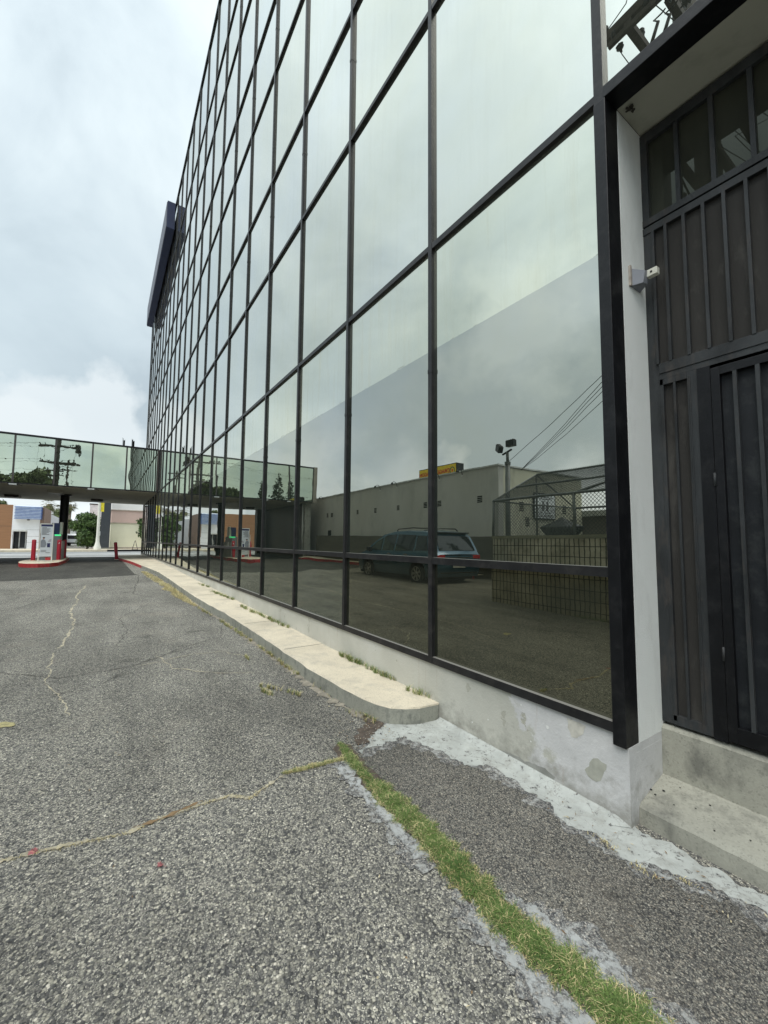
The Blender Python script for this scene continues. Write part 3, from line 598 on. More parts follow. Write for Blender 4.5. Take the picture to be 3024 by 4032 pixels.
for (x, y, rr2) in ((.0, .23, .008), (.05, .26, .007), (.03, .21, .006), (.12, .2, .004), (.24, .3, .005), (.3, .16, .004), (.42, .2, .004), (.1, .33, .004), (.2, .24, .004)):
    m.add([(x + .045 - 1.0 + math.cos(a) * rr2, y - .25 + math.sin(a) * rr2 * .7, .1045 + .075 * (y - .125) / .295 + .75 * .26 * math.sin(a) * rr2) for a in [i * .7 for i in range(9)]], [tuple(range(9))])
m.build('gum_spots', 'frame_black', st)
# sensor on the reveal
sn = thing('security_sensor', 'small grey wedge shaped sensor box with white head on the white reveal wall', 'sensor', (.042, .27, 3.0))
m = MB(); m.add([(0, -.06, -.06), (0, .06, -.06), (.05, .045, -.035), (.05, -.01, -.045), (0, -.06, .05), (0, .06, .06), (.058, .05, .045), (.058, .0, .03)], [(0, 1, 2, 3), (4, 7, 6, 5), (0, 3, 7, 4), (1, 5, 6, 2), (3, 2, 6, 7), (0, 4, 5, 1)]); m.build('housing', M('grey_plastic', (.23, .24, .27), .5, var=.1), sn, bevel=.003)
m = MB(); m.box(.0, .012, -.072, -.055, -.06, .06); m.build('mounting_plate', M('bent_plate', (.35, .31, .27), .7, var=.3, scale=30), sn)
m = MB(); m.box(.052, .108, .03, .065, .0, .042); m.build('sensor_head', M('ivory_plastic', (.70, .69, .60), .5, var=.05), sn, bevel=.003)
m = MB(); m.lathe([(0, -.003), (.006, -.003), (.006, .0)], 12, (.078, .031, .022), 'y'); m.build('lens', 'frame_black', sn)
# wasp nest
m = MB(); q = random.Random(4)
for k in range(26):
    c = (q.uniform(-.018, .018), q.uniform(-.02, .02), -q.uniform(.0, .03)); m.lathe([(0, -.006), (.005, -.003), (.006, .002), (0, .006)], 6, c)
o = m.build('wasp_nest', M('nest_mud', (.05, .045, .035), .95, var=.4, scale=60)); o.location = (.095, .175, 3.998); tag(o, 'dark clump of an insect nest stuck in the soffit corner over the door', 'nest')
# big box sign high on the facade
bs = thing('facade_sign', 'long dark blue box sign mounted high on the mirror glass facade', 'sign', (-21.5, 0, 17.3))
m = MB(); m.box(-11.8, 0, -.40, -.04, 0, 1.42); m.build('sign_cabinet', M('navy_cabinet', (.009, .018, .06), .7, var=.15), bs, bevel=.01)
m = MB(); m.box(-11.75, -.05, -.425, -.401, .05, 1.37); m.build('sign_face', M('pale_sign_face', (.12, .13, .16), .7, var=.1), bs)
for k in range(6): m = MB(); m.box(-11.4 + k * 2.2, -11.34 + k * 2.2, -.04, .0, .2, 1.2); m.build('bracket', 'frame_black', bs)

# ------------------------------------------------------------------ skyway bridge
br = thing('skyway_bridge', 'mirror glass bridge spanning the driveway to the office block', 'bridge', (-24.3, 0, 4.04))
BZ = 2.33
pys = [0, -1.5, -2.97, -4.45, -5.95, -7.45, -9.05]
for k in range(6):
    y1, y0 = pys[k], pys[k + 1]
    rr_ = random.Random(k); a, c = rr_.uniform(-.004, .004), rr_.uniform(-.003, .003)
    m = MB(); m.quad((0 + a, y0, .03), (-a, y1, .03), (-a + c, y1, BZ - .05), (a + c, y0, BZ - .05)); m.build('bridge_pane', 'glass_warp' if k == 1 or k == 0 else 'glass_bridge', br)
for k, y in enumerate(pys):
    m = MB(); m.box(-.03, .03, y - .035, y + .035, .0, BZ) if 0 < k < 6 else m.box(-.05, .04, y - .02 if k else -.09, y + .02 if k else -.002, .0, BZ); m.build('bridge_mullion', 'frame_brown', br)
m = MB(); m.box(-.05, .035, -9.05, -.002, BZ - .06, BZ + .03); m.box(-.03, .05, -9.05, -.002, -.02, .035); m.build('bridge_rail', 'frame_black', br)
m = MB(); m.box(-9.7, -.03, -9.05, -.002, -.01, .06); m.build('bridge_soffit', M('bridge_soffit_paint', (.34, .33, .27), .9, var=.1, scale=.5, dirt=(.18, .17, .14)), br)
m = MB(); m.box(-9.7, -.06, -9.04, -.002, BZ - .08, BZ - .02); m.box(-9.7, -9.66, -9.05, -.002, .0, BZ); m.build('bridge_roof', 'frame_brown', br)
m = MB(); m.box(-9.6, .06, -9.32, -9.06, -.05, BZ + .04); m.build('bridge_end_wall', M('tan_end', (.24, .22, .18), .85, var=.1), br)
pst = MB(); pst.box(-.06, .06, -.045, -.03, 0, .52); pst.box(-.06, .06, .03, .045, 0, .46); pst.box(-.05, -.04, -.045, .045, 0, .44)
t0 = thing('roof_channel', 'left of two rusty steel channels on the bridge roof', 'steel post', (-25, -1.64, 6.39), group='steel channels on the bridge roof'); pst.build('channel', 'frame_black', t0)
m = MB(); m.tube([(.0, -.07, 0), (.0, -.07, .58)], .006, 6); m.build('rod', 'frame_black', t0)
copy_tree(t0, (-25, -1.22, 6.39), .4, 'right of two rusty steel channels on the bridge roof, nearer the office block')
def flood(loc, lab):
    f_ = thing('floodlight', lab, 'floodlight', loc, group='floodlights under the bridge edge')
    m = MB(); m.box(-.10, .12, -.17, .17, -.10, -.02); m.build('lamp_housing', 'frame_black', f_, bevel=.01)
    m = MB(); m.box(.12, .13, -.14, .14, -.09, -.03); m.build('lamp_lens', M('lens_glass', (.5, .52, .5), .2), f_)
    m = MB(); m.box(-.02, .02, -.02, .02, -.02, .03); m.tube([(0, .2, -.05), (.03, .32, -.09)], .02, 8); m.build('bracket', 'frame_black', f_)
    return f_
flood((-24.22, -5.9, 4.03), 'black floodlight on the bridge edge over the far mullion'); flood((-24.22, -2.95, 4.03), 'black floodlight on the bridge edge nearer the office block'); flood((-24.22, -7.4, 4.03), 'black floodlight on the bridge edge beside the dark end wall')
def sofl(loc, lab, mat):
    f_ = thing('soffit_light', lab, 'ceiling light', loc, group='box lights under the bridge')
    m = MB(); m.box(-.5, .5, -.32, .32, -.14, -.0); m.build('light_box', mat, f_, bevel=.01)
    m = MB(); m.box(-.46, .46, -.28, .28, -.15, -.141); m.build('diffuser', M('old_diffuser', (.20, .2, .17), .5), f_)
sofl((-27.0, -4.55, 4.028), 'pale box light hanging under the bridge next to the black column', M('pale_box', (.30, .29, .25), .7))
sofl((-31.4, -6.9, 4.028), 'brown box light under the back of the bridge over the bank front', 'frame_brown')
sofl((-31.4, -2.8, 4.028), 'brown box light under the back of the bridge over the street lamp', 'frame_brown')
bc_ = thing('bridge_column', 'thick black round column holding up the bridge over the traffic island', 'column', (-28.9, -4.28, .25))
m = MB(); m.lathe([(.21, 0), (.21, 3.78)], 28); m.build('shaft', 'frame_black', bc_); m = MB(); m.box(-.3, .3, -.3, .3, 3.70, 3.779); m.build('cap', 'frame_black', bc_)
bc2 = thing('bridge_column', 'second black column under the bridge beside the dark garage wall', 'column', (-33.3, -8.35, .25)); 
m = MB(); m.box(-.25, .25, -.25, .25, 0, 3.78); m.build('shaft', 'frame_black', bc2)
bw = thing('garage_wall', 'dark unlit wall closing the far end of the driveway under the bridge', 'wall', (-29.5, -8.9, .2))
m = MB(); m.box(-4.6, 4.3, -.1, .1, -.1, 3.82); m.build('wall_slab', 'frame_black', bw)
m = MB(); m.box(4.31, 4.7, -.25, .15, -.1, 3.82); m.build('block_pier', 'kerb', bw)
m = MB(); m.tube([(4.5, .2, .5), (4.5, .2, 3.8)], .05, 10); m.build('downpipe', M('pale_pipe', (.5, .5, .47), .6), bw)
m = MB(); m.tube([(4.5, .2, .02), (4.5, .2, .5)], .065, 10); m.build('pipe_shoe', M('pale_pipe_shoe', (.4, .4, .37), .6), bw)

# ------------------------------------------------------------------ traffic island and what stands on it
isl = [(-21.6, -4.55), (-21.75, -4.95), (-22.3, -5.25), (-23.6, -5.45), (-25, -5.5), (-30.6, -5.3), (-31.2, -4.9), (-31.0, -4.2), (-28.5, -3.9), (-25, -3.86), (-22.6, -3.95), (-21.8, -4.2)]
b = MB(); b.prism(isl, .1, .405, 1); struct(b.build('traffic_island', ['walk', 'red_kerb']))
def bollard(loc, lab, lean=0.0, h=1.02):
    t = thing('bollard', lab, 'bollard', loc, group='red bollards at the drive through'); t.rotation_euler = (0, lean * .3, 0); t.rotation_euler = (lean, 0, 0)
    m = MB(); m.lathe([(.085, 0), (.085, h - .05), (.07, h - .015), (.0, h)], 16); m.build('pipe', M('red_bollard_paint', (.36, .012, .03), .45, var=.2, scale=5), t)
    m = MB(); m.lathe([(.12, -.01), (.12, .02), (.086, .03)], 16); m.build('footing', 'walk', t); return t
bollard((-24.28, -5.02, .405), 'red bollard left of the advertising stand on the island')
bl = bollard((-24.6, -4.10, .405), 'bright red bollard with a white chip in front of the grey kiosk'); m = MB(); m.lathe([(.0, .0), (.03, .0)], 8); 
m = MB(); m.quad((.086, -.03, .82), (.087, .02, .82), (.087, .01, .9), (.086, -.01, .88)); m.build('paint_chip', 'white_paint', bl)
bollard((-26.9, -4.03, .405), 'dark red bollard behind the kiosk beside the black column')
bollard((-28.3, -1.62, .25), 'slender dark red bollard leaning at the corner of the walkway', .10, 1.05)
ad = thing('advertising_stand', 'freestanding white framed poster stand with a portrait advert on the island', 'poster stand', (-23.4, -4.5, .405))
m = MB()
for y in (-.25, .23): m.box(-.02, .02, y - .02, y + .02, 0, 1.78 if y > 0 else 1.38)
m.box(-.02, .02, -.25, .23, .02, .05); m.box(-.02, .02, -.25, .23, 1.72, 1.76); m.box(-.02, .02, -.25, -.21, 1.3, 1.75); m.build('stand_frame', M('white_metal', (.68, .68, .64), .5), ad)
m = MB(); m.box(-.008, .008, -.21, .21, .24, 1.72); m.build('poster', M('poster_paper', (.58, .62, .66), .5, var=.05), ad)
inkn = M('navy_ink', (.02, .025, .10), .5); inkg = M('grey_ink', (.12, .12, .13), .6)
m = MB(); m.box(.009, .012, -.21, .21, 1.62, 1.72); m.box(.009, .012, .04, .15, .66, .85); m.build('poster_band', inkn, ad)
m = MB(); q = random.Random(2)
for k, w in enumerate((.17, .30, .26, .30, .24, .17, .27)): m.box(.009, .0115, -.17, -.17 + w, 1.55 - k * .052, 1.575 - k * .052)
for k in range(3): m.box(.009, .0115, -.17, .02, .52 - k * .03, .53 - k * .03)
m.box(.009, .0115, .0, .16, .40, .42); m.build('poster_lines', inkg, ad)
m = MB(); m.cur = 0
m.add([(.0095, y, z) for y, z in ((-.19, .66), (-.02, .66), (.02, .8), (-.03, .98), (-.08, 1.02), (-.14, 1.02), (-.19, .96))], [tuple(range(7))])
m.cur = 1; m.add([(.0105, -.09 + .035 * math.cos(a), 1.07 + .045 * math.sin(a)) for a in [i * .52 for i in range(12)]], [tuple(range(12))])
m.cur = 2; m.add([(.0115, y, z) for y, z in ((-.13, 1.09), (-.045, 1.09), (-.05, 1.125), (-.09, 1.14), (-.125, 1.125))], [tuple(range(5))])
m.cur = 3; m.add([(.0105, y, z) for y, z in ((.06, .9), (.18, .92), (.19, 1.05), (.1, 1.02))], [(0, 1, 2, 3)])
m.build('portrait', [M('p_shirt', (.22, .24, .27), .6), M('p_skin', (.35, .2, .14), .6), M('p_cap', (.03, .03, .035), .6), M('p_back', (.4, .38, .42), .6)], ad)
m = MB(); m.box(-.008, .008, -.2, .0, .07, .2); m.build('stand_base_panel', M('p_grey', (.12, .13, .14), .5), ad); m = MB(); m.box(-.008, .008, .01, .2, .07, .2); m.build('stand_red_panel', 'red_kerb', ad)
ko = thing('drive_up_kiosk', 'grey drive up bank machine with a green lit corner beside the black column', 'kiosk', (-25.9, -4.25, .405))
m = MB(); m.box(-.9, .7, -.28, .10, 0, 1.27); m.build('cabinet', M('kiosk_grey', (.19, .20, .205), .5, var=.06), ko, bevel=.01)
m = MB(); m.prism([(-.9, .10), (.7, .10), (.7, .14), (-.9, .22)], .0, .95); m.build('console', M('kiosk_console', (.28, .28, .27), .5), ko, bevel=.01)
m = MB(); m.box(.25, .702, -.1, .12, 1.20, 1.275); m.build('lit_corner', M('green_light', (.05, .6, .2), .4, emit=(.05, .5, .18)), ko)
m = MB(); m.box(.1, .35, .142, .17, .55, .95); m.build('screen', M('kiosk_screen', (.5, .5, .52), .3), ko)
m = MB(); m.box(-.2, .3, -.27, .06, 1.28, 1.86); m.build('top_cabinet', M('kiosk_navy', (.02, .03, .10), .45), ko, bevel=.008)
m = MB(); m.box(-.25, .32, .061, .16, 1.28, 1.9); m.build('top_trim', M('kiosk_cream', (.42, .42, .36), .5), ko)

# ------------------------------------------------------------------ across the street
bank = thing('bank_building', 'white and brown single storey bank with blue metal louvres across the street', 'building', (-60, -9.6, .33))
m = MB(); m.box(-7, 0, -14, -1.3, 0, 4.9); m.build('brown_wall', M('brown_cladding', (.27, .14, .07), .7, var=.12, scale=3, sc3=(.2, .2, 3)), bank)
m = MB(); m.box(-7, .04, -1.29, 1.1, 2.14, 4.9); m.box(-7, .04, .05, 1.1, 0, 2.14); m.box(-.6, .04, -1.29, -1.17, 0, 2.14); m.build('white_wall', M('bank_white', (.74, .76, .80), .8, var=.04), bank)
m = MB()
for z in (.72, 1.4, 2.14): m.box(.041, .045, .05, 1.1, z, z + .02)
m.box(.001, .01, -14, -1.3, 2.5, 2.53); m.build('wall_joint', 'frame_brown', bank)
m = MB(); m.box(-7, .1, 1.11, 1.45, 0, 4.75); m.build('brown_pier', M('pier_taupe', (.23, .16, .13), .8, var=.1), bank)
m = MB(); m.box(-26, -7, 1.0, 1.4, 0, 4.35); m.box(-26, -7, -9, 1.0, 0, 4.2); m.build('side_wing', M('wing_white', (.66, .68, .70), .8, var=.04), bank)
louv = M('blue_louvre', (.015, .11, .42), .4, var=.1); lb = M('louvre_pale_backing', (.80, .86, .95), .6)  # pale box colour that shows between the blue blades
m = MB(); m.box(.045, .55, -1.05, 1.2, 3.34, 4.75); m.build('louvre_box', lb, bank)
for k in range(9):
    z = 3.34 + k * .165; m = MB(); m.prism([(.55, -1.1), (.55, 1.25), (.62, 1.25), (.62, -1.1)], z, z + .05); m.prism([(.05, 1.2), (.05, 1.3), (.68, 1.3), (.68, 1.2)], z, z + .07); m.build('louvre_blade', louv, bank)
m = MB(); m.lathe([(.12, 0), (.14, .1), (.0, .12)], 12, (.3, .1, 3.2)); m.build('downlight', 'frame_black', bank)
m = MB(); m.box(-1.2, -.9, -1.17, .05, 0, 2.14); m.build('entrance_recess', M('recess_glass', (.03, .035, .04), .2), bank)
dw = MB(); 
for y in (-.75, -.2, .0): dw.box(-.9, -.85, y, y + .09, 0, 2.1)
dw.box(-.9, -.85, -.75, .05, .0, .1); dw.box(-.9, -.85, -.75, .05, 2.0, 2.1); dw.box(-.9, -.85, -.2, .05, 1.0, 1.07); dw.build('door_frame', M('white_door', (.6, .61, .6), .5), bank)
m = MB(); m.box(-.02, .05, -1.24, -1.17, 1.0, 2.14); m.box(-.6, .05, -1.17, .05, 1.95, 2.138); m.build('entrance_trim', M('trim_white', (.62, .63, .62), .5), bank)
m = MB(); m.box(-7, -.2, -30, -14.0, 0, 4.0); m.build('white_wall', M('bank_white2', (.70, .72, .76), .8, var=.04), bank)
m = MB(); m.box(-.19, .5, -30, -14.0, 2.4, 2.75); m.box(-.19, .3, -24, -16, 3.4, 4.4); m.build('blue_awning', louv, bank)
for k in range(6): m = MB(); m.box(-.195, -.17, -29 + k * 2.4, -27.6 + k * 2.4, .5, 2.2); m.build('window', M('bank_win', (.02, .022, .025), .15), bank)
cr = thing('cream_building', 'cream rendered shop building with a pink band across the street', 'building', (-58, 0, .34))
m = MB(); m.box(-12, 0, -1.75, 30, .2, 3.15); m.build('lower_wall', M('cream_render', (.86, .84, .66), .85, var=.05, scale=1), cr)
m = MB(); m.box(-12, -.05, -1.73, 30, 3.15, 4.62); m.build('pink_wall', M('pink_render', (.68, .50, .44), .85, var=.06, scale=1), cr)
m = MB(); m.box(-12, -.02, -1.75, 30, 4.72, 7.2); m.build('upper_wall', M('white_render', (.84, .82, .80), .85, var=.05, scale=1), cr)
m = MB(); m.box(-12, .08, -1.8, 30, 3.08, 3.17); m.box(-12, .06, -1.8, 30, 4.62, 4.72); m.box(-12, .03, -1.77, 30, -.1, .2); m.build('cornice', M('cornice_tan', (.46, .40, .34), .8), cr)
bx_ = thing('pale_building', 'pale pink flat roofed building behind the hedge across the street', 'building', (-66, -4.1, .33)); m = MB(); m.box(-10, 0, 0, 2.2, 0, 5.75); m.build('wall', M('pale_pink', (.68, .62, .62), .85), bx_); m = MB(); m.box(-10, .05, -.05, 2.2, 5.75, 5.9); m.build('roof_edge', 'frame_brown', bx_)
sc_ = thing('dark_column', 'wide dark grey pylon across the street beside the cream building', 'pylon', (-56.3, -2.25, .34))
m = MB(); m.box(-.5, .3, -.48, .42, 0, 8.0); m.build('shaft', M('pylon_grey', (.035, .042, .05), .6, var=.15), sc_, bevel=.02); m = MB(); m.box(-.55, .35, -.53, .47, 0, .15); m.build('base', 'kerb', sc_)
lp = thing('street_lamp', 'pale concrete street lamp with a yellow banner across the street', 'street lamp', (-52.8, -2.9, .345))
m = MB(); m.lathe([(.34, 0), (.34, .3), (.27, .45), (.18, .85), (.15, 1.6), (.14, 3.5), (.09, 8.2)], 14); m.build('pole', M('lamp_concrete', (.68, .67, .60), .8, var=.1), lp)
m = MB(); m.tube([(0, 0, 8.1), (.5, 0, 8.7), (1.6, 0, 8.9)], .05, 8); m.build('arm', 'kerb', lp); m = MB(); m.box(1.5, 2.1, -.13, .13, 8.84, 8.98); m.build('lamp_head', 'kerb', lp)
m = MB(); m.box(-.01, .01, .11, .42, 4.1, 5.6); m.build('banner', M('yellow_banner', (.75, .62, .03), .6, var=.25, scale=6), lp); m = MB(); m.box(-.02, .02, .1, .2, 1.5, 2.0); m.build('notice_plate', 'white_paint', lp)
af = thing('sandwich_board', 'empty black A frame sandwich board on the far pavement by the cream wall', 'sandwich board', (-53.5, .6, .345))
m = MB()
for s in (-1, 1): m.tube([(s * .0, s * .26, 0), (0, s * .02, 1.0)], .02, 6); m.tube([(.3, s * .26, 0), (.3, s * .02, 1.0)], .02, 6)
m.tube([(0, -.13, .5), (0, .13, .5)], .018, 6); m.tube([(.0, 0, 1.0), (.3, 0, 1.0)], .02, 6); m.build('frame', 'frame_brown', af)
m = MB(); m.box(-.05, .35, -.30, .30, 0, .02); m.build('foot', 'frame_black', af)

# ---- foliage
def leafmat(name, c1, c2):
    m, t, b = newmat(name); oi = t.nodes.new('ShaderNodeNewGeometry')
    n = ramp(t, tnoise(t, 1.6, 4, .6, world=True), [(.35, c1), (.65, c2)]); rn = ramp(t, oi.outputs['Random Per Island'], [(0, .6), (1, 1.45)])
    L(t, mix(t, 1.0, n, rn, 'MULTIPLY'), b.inputs['Base Color']); b.inputs['Roughness'].default_value = .6
    b.inputs['Subsurface Weight'].default_value = 0.0; return m
MA['leaf_hedge'] = leafmat('hedge_leaf', (.028, .06, .018), (.08, .14, .03))
MA['leaf_tree'] = leafmat('tree_leaf', (.04, .062, .018), (.11, .13, .035))
MA['leaf_dark'] = leafmat('cypress_leaf', (.012, .028, .012), (.03, .055, .02))
MA['leaf_palm'] = leafmat('palm_leaf', (.07, .085, .03), (.20, .17, .07))
MA['grass'] = leafmat('grass_blade', (.085, .155, .035), (.18, .25, .07))
MA['grass_dry'] = leafmat('dry_blade', (.48, .40, .19), (.62, .54, .30))
MA['bark'] = M('bark', (.16, .13, .10), .9, var=.3, scale=6, bmp=.6, bscale=20, world=True)
def leaf_cloud(centers, radii, n, size, aspect=.55, seed=0, shell=.55, droop=0.0):
    """n leaf quads spread through ellipsoids"""
    g = np.random.default_rng(seed); C_ = np.array(centers, float); R_ = np.array(radii, float)
    wts = (R_[:, 0] * R_[:, 1] * R_[:, 2]) ** .75; idx = g.choice(len(C_), n, p=wts / wts.sum())
    d = g.normal(size=(n, 3)); d /= np.linalg.norm(d, axis=1)[:, None]; rad = shell + (1 - shell) * g.random(n) ** .6; rad *= 1 + .12 * g.normal(size=n)
    P = C_[idx] + d * R_[idx] * rad[:, None]
    a = g.normal(size=(n, 3)); a /= np.linalg.norm(a, axis=1)[:, None]; a[:, 2] -= droop
    bb = np.cross(a, d + .5 * g.normal(size=(n, 3))); bb /= np.linalg.norm(bb, axis=1)[:, None] + 1e-9
    s = size * (.6 + .8 * g.random(n))[:, None]; a = a * s; bb = bb * s * aspect
    V = np.empty((n, 4, 3)); V[:, 0] = P - a; V[:, 1] = P + bb; V[:, 2] = P + a; V[:, 3] = P - bb
    return V.reshape(-1, 3), 4
def np_mesh(name, V, k, mat, parent=None, mi=None):
    n = len(V) // k; me = bpy.data.meshes.new(name); me.vertices.add(len(V)); me.vertices.foreach_set('co', V.astype(np.float32).ravel())
    me.loops.add(len(V)); me.loops.foreach_set('vertex_index', np.arange(len(V), dtype=np.int32)); me.polygons.add(n)
    me.polygons.foreach_set('loop_start', np.arange(0, len(V), k, dtype=np.int32))
    for m_ in (mat if isinstance(mat, list) else [mat]): me.materials.append(MA[m_])
    if mi is not None: me.polygons.foreach_set('material_index', mi.astype(np.int32))
    me.update(calc_edges=True); me.validate(); o = bpy.data.objects.new(name, me); COL.objects.link(o); o.parent = parent; return o
def blobs(n, rx, ry, z0, z1, r0, r1, seed):
    q = random.Random(seed); out = []; rr = []
    for _ in range(n):
        t = q.random(); a = q.uniform(0, 6.283); f = math.sqrt(q.random()) * (1 - .35 * abs(2 * t - 1)); r_ = q.uniform(r0, r1)
        out.append((math.cos(a) * rx * f, math.sin(a) * ry * f, z0 + (z1 - z0) * t)); rr.append((r_, r_, r_ * .8))
    return out, rr
def tree(name, lab, loc, h, rx, ry, zlow, n, leaf, mat, seed, nb=16, rb=(.3, .5), trunk=.18, cat='tree', group=None):
    t = thing(name, lab, cat, loc, 0, group); c, rr = blobs(nb, rx, ry, zlow + rb[1] * .6, h - rb[1], rb[0], rb[1], seed)
    m = MB(); m.tube([(0, 0, -.1), (.05 * h * .1, 0, zlow * .6), (0, .03, (zlow + h) / 2)], [trunk, trunk * .8, trunk * .4], 8)
    for k in range(min(8, nb)): m.tube([(0, 0, zlow * .7), tuple(.5 * v for v in c[k][:2]) + ((zlow + c[k][2]) / 2,), c[k]], [trunk * .5, trunk * .3, .02], 6)
    m.build('trunk', 'bark', t); V, k = leaf_cloud(c, rr, n, leaf, seed=seed); np_mesh('crown', V, k, mat, t); return t
tree('clipped_tree', 'dense dark green bushy tree left of the street lamp across the street', (-57.2, -3.9, .34), 4.6, 1.1, 1.25, .3, 11000, .13, 'leaf_hedge', 5, 26, (.55, .8), .12)
tree('street_tree', 'small green tree seen past the office block corner across the street', (-56.5, 2.4, .34), 5.2, .9, 1.1, 1.2, 4000, .16, 'leaf_hedge', 8, 16, (.5, .8), .12)
def palm(loc, h, lab, seed, R_=1.5):
    t = thing('palm_tree', lab, 'palm tree', loc, 0, 'fan palms behind the bank'); q = random.Random(seed)
    m = MB(); m.tube([(0, 0, 0), (.1, 0, h * .5), (.05, .05, h)], [.28, .2, .22], 8); m.build('trunk', 'bark', t)
    V = []
    for k in range(90):
        az = q.uniform(0, 6.283); el = q.uniform(-1.1, 1.2); rr = R_ * q.uniform(.7, 1.05); d = Vector((math.cos(az) * math.cos(el), math.sin(az) * math.cos(el), math.sin(el)))
        base = Vector((.05, .05, h)); mid = base + d * rr * .6; s = d.cross(Vector((0, 0, 1))).normalized()
        for j in range(-4, 5):
            tip = base + d * rr + s * j * .11 * rr + Vector((0, 0, -.25 * rr * (abs(j) * .12 + .6))); w = .035
            V += [mid - s * w, mid + s * w, tip + s * w * .3, tip - s * w * .3]
    np_mesh('frond_crown', np.array([tuple(v) for v in V]), 4, 'leaf_palm', t); return t
palm((-90, -7.6, .35), 7.2, 'right palm behind the white vans, next to the black column', 1, 1.2); palm((-90, -10.6, .35), 7.1, 'left palm over the bank side wing', 2, 1.4); palm((-92, -9.2, .35), 6.4, 'lower middle palm partly hidden by the black column', 3, 1.3)
tree('distant_tree', 'small tree top showing over the bank roof', (-95, -17.2, .3), 8.2, 1.6, 1.6, 3, 1500, .3, 'leaf_tree', 12, 10, (.6, 1.0), .2)
tree('roadside_tree', 'green tree by the vans behind the black column', (-80, -8.2, .3), 6.4, 1.0, 1.3, 2.4, 2500, .22, 'leaf_tree', 14, 12, (.6, .9), .2)
fb = thing('warehouse', 'long pale yellow and white building far behind the vans', 'building', (-112, -14, .3)); m = MB(); m.box(-4, 0, 0, 24, 0, 3.2); m.build('wall', M('ware_white', (.66, .66, .64), .8), fb); m = MB(); m.box(-4, .3, 0, 24, 3.2, 3.6); m.build('grey_band', M('ware_grey', (.3, .31, .3), .8), fb); m = MB(); m.box(-5, -.4, 0, 24, 3.6, 5.2); m.build('upper_wall', M('ware_yellow', (.62, .58, .38), .8), fb)
def boxvan(loc, rz, lab):
    t = thing('parked_van', lab, 'van', loc, rz, 'white vehicles in the lot opposite'); wm = M('van_white', (.72, .73, .74), .35, var=.02)
    m = MB(); prof = [(0, .35), (0, 1.75), (.15, 2.0), (3.3, 2.02), (3.9, 1.3), (4.7, 1.1), (4.85, .8), (4.85, .35)]
    v = [(x, y, z) for y in (-.92, .92) for x, z in prof]; n = len(prof); m.add(v, [tuple(range(n)), tuple(range(n, 2 * n))[::-1]] + [(i, i + n, (i + 1) % n + n, (i + 1) % n) for i in range(n)]); m.build('body', wm, t, bevel=.05)
    m = MB()
    for y in (-.925, .921): m.box(.4, 3.2, y, y + .004, 1.25, 1.8)
    m.box(-.006, -.001, -.75, .75, 1.15, 1.75); m.build('windows', M('van_glass', (.02, .02, .022), .1), t)
    m = MB(); m.box(-.05, 0.0, -.9, .9, .35, .6); m.build('bumper', 'frame_black', t)
    for x in (.85, 3.9):
        for y in (-.93, .73): m = MB(); m.lathe([(0, 0), (.34, 0), (.34, .2), (0, .2)], 18, (x, y, .34), 'y'); m.build('wheel', 'frame_black', t)
boxvan((-83.5, -6.6, .33), math.radians(160), 'white van with its dark rear window turned to the street'); boxvan((-83, -8.4, .33), math.radians(175), 'white pickup sized vehicle left of the van, half behind the column')

# ------------------------------------------------------------------ behind the lot: block wall, cage, lamp mast, stucco building, minivan (seen in the glass)
def splitblock():
    m, t, b = newmat('split_face_block'); g = t.nodes.new('ShaderNodeNewGeometry'); pos = g.outputs['Position']; s = t.nodes.new('ShaderNodeSeparateXYZ'); L(t, pos, s.inputs[0])
    c = ramp(t, tnoise(t, 3, 8, .65, vec=pos), [(.3, (.22, .195, .13)), (.5, (.40, .36, .26)), (.72, (.55, .50, .38))])
    c = mix(t, ramp(t, tnoise(t, 1.2, 4, .5, vec=pos, off=(3, 3, 3)), [(.5, 0.0), (.65, .5)]), c, (.13, .15, .13))
    def groove(v, per, w):
        f = mth(t, 'FRACT', mth(t, 'DIVIDE', v, per)); return mth(t, 'LESS_THAN', f, w)
    xx = mth(t, 'ADD', s.outputs[0], mth(t, 'MULTIPLY', tnoise(t, 8, 3, .5, vec=pos), .03)); gv = groove(xx, .10, .20); gh = groove(mth(t, 'ADD', s.outputs[2], .05), .203, .07)
    gg = mth(t, 'MAXIMUM', gv, gh); L(t, mix(t, gg, c, (.03, .028, .02)), b.inputs['Base Color']); b.inputs['Roughness'].default_value = .95
    bump(t, b, mth(t, 'ADD', mth(t, 'MULTIPLY', gg, -3.0), tnoise(t, 30, 6, .7, vec=pos)), .8, .02); return m
MA['splitblock'] = splitblock()
blk = thing('block_wall', 'olive brown split face block wall reflected at the right of the glass', 'wall', (-5.44, -5.2, 0))
m = MB(); m.box(0, 14, -.2, 0, -.2, 1.53); m.box(0, .2, -4.2, -.2, -.2, 1.53); m.build('block_courses', 'splitblock', blk)
m = MB(); m.box(-.02, 14, -.22, .015, 1.535, 1.60); m.box(-.02, .22, -4.2, -.22, 1.535, 1.60); m.build('coping', M('coping_block', (.2, .19, .13), .9, var=.2, scale=3), blk)
cg = thing('chain_link_cage', 'gabled chain link cage with dark pipe frame standing on the block wall', 'fence', (-5.42, -5.2, 1.6))
pm_ = M('galv_pipe', (.10, .11, .105), .5, var=.4, scale=8, dirt=(.2, .17, .13), dirt_amt=.4)
EZ, RZ_, HY, LY = .82, 1.60, -1.68, -3.40; LX = 10.0
def pipe(a, c, r=.024, nm='pipe'): m = MB(); m.tube([a, c], r, 8); m.build(nm, pm_, cg)
for x in (0, 2.03, 4.1, 6.2, 8.2): pipe((x, 0, 0), (x, 0, EZ), .03, 'post')
for x in (0, 2.03, 4.1): pipe((x, LY, 0), (x, LY, EZ), .03, 'post')
pipe((0, HY, 0), (0, HY, RZ_), .024, 'post')
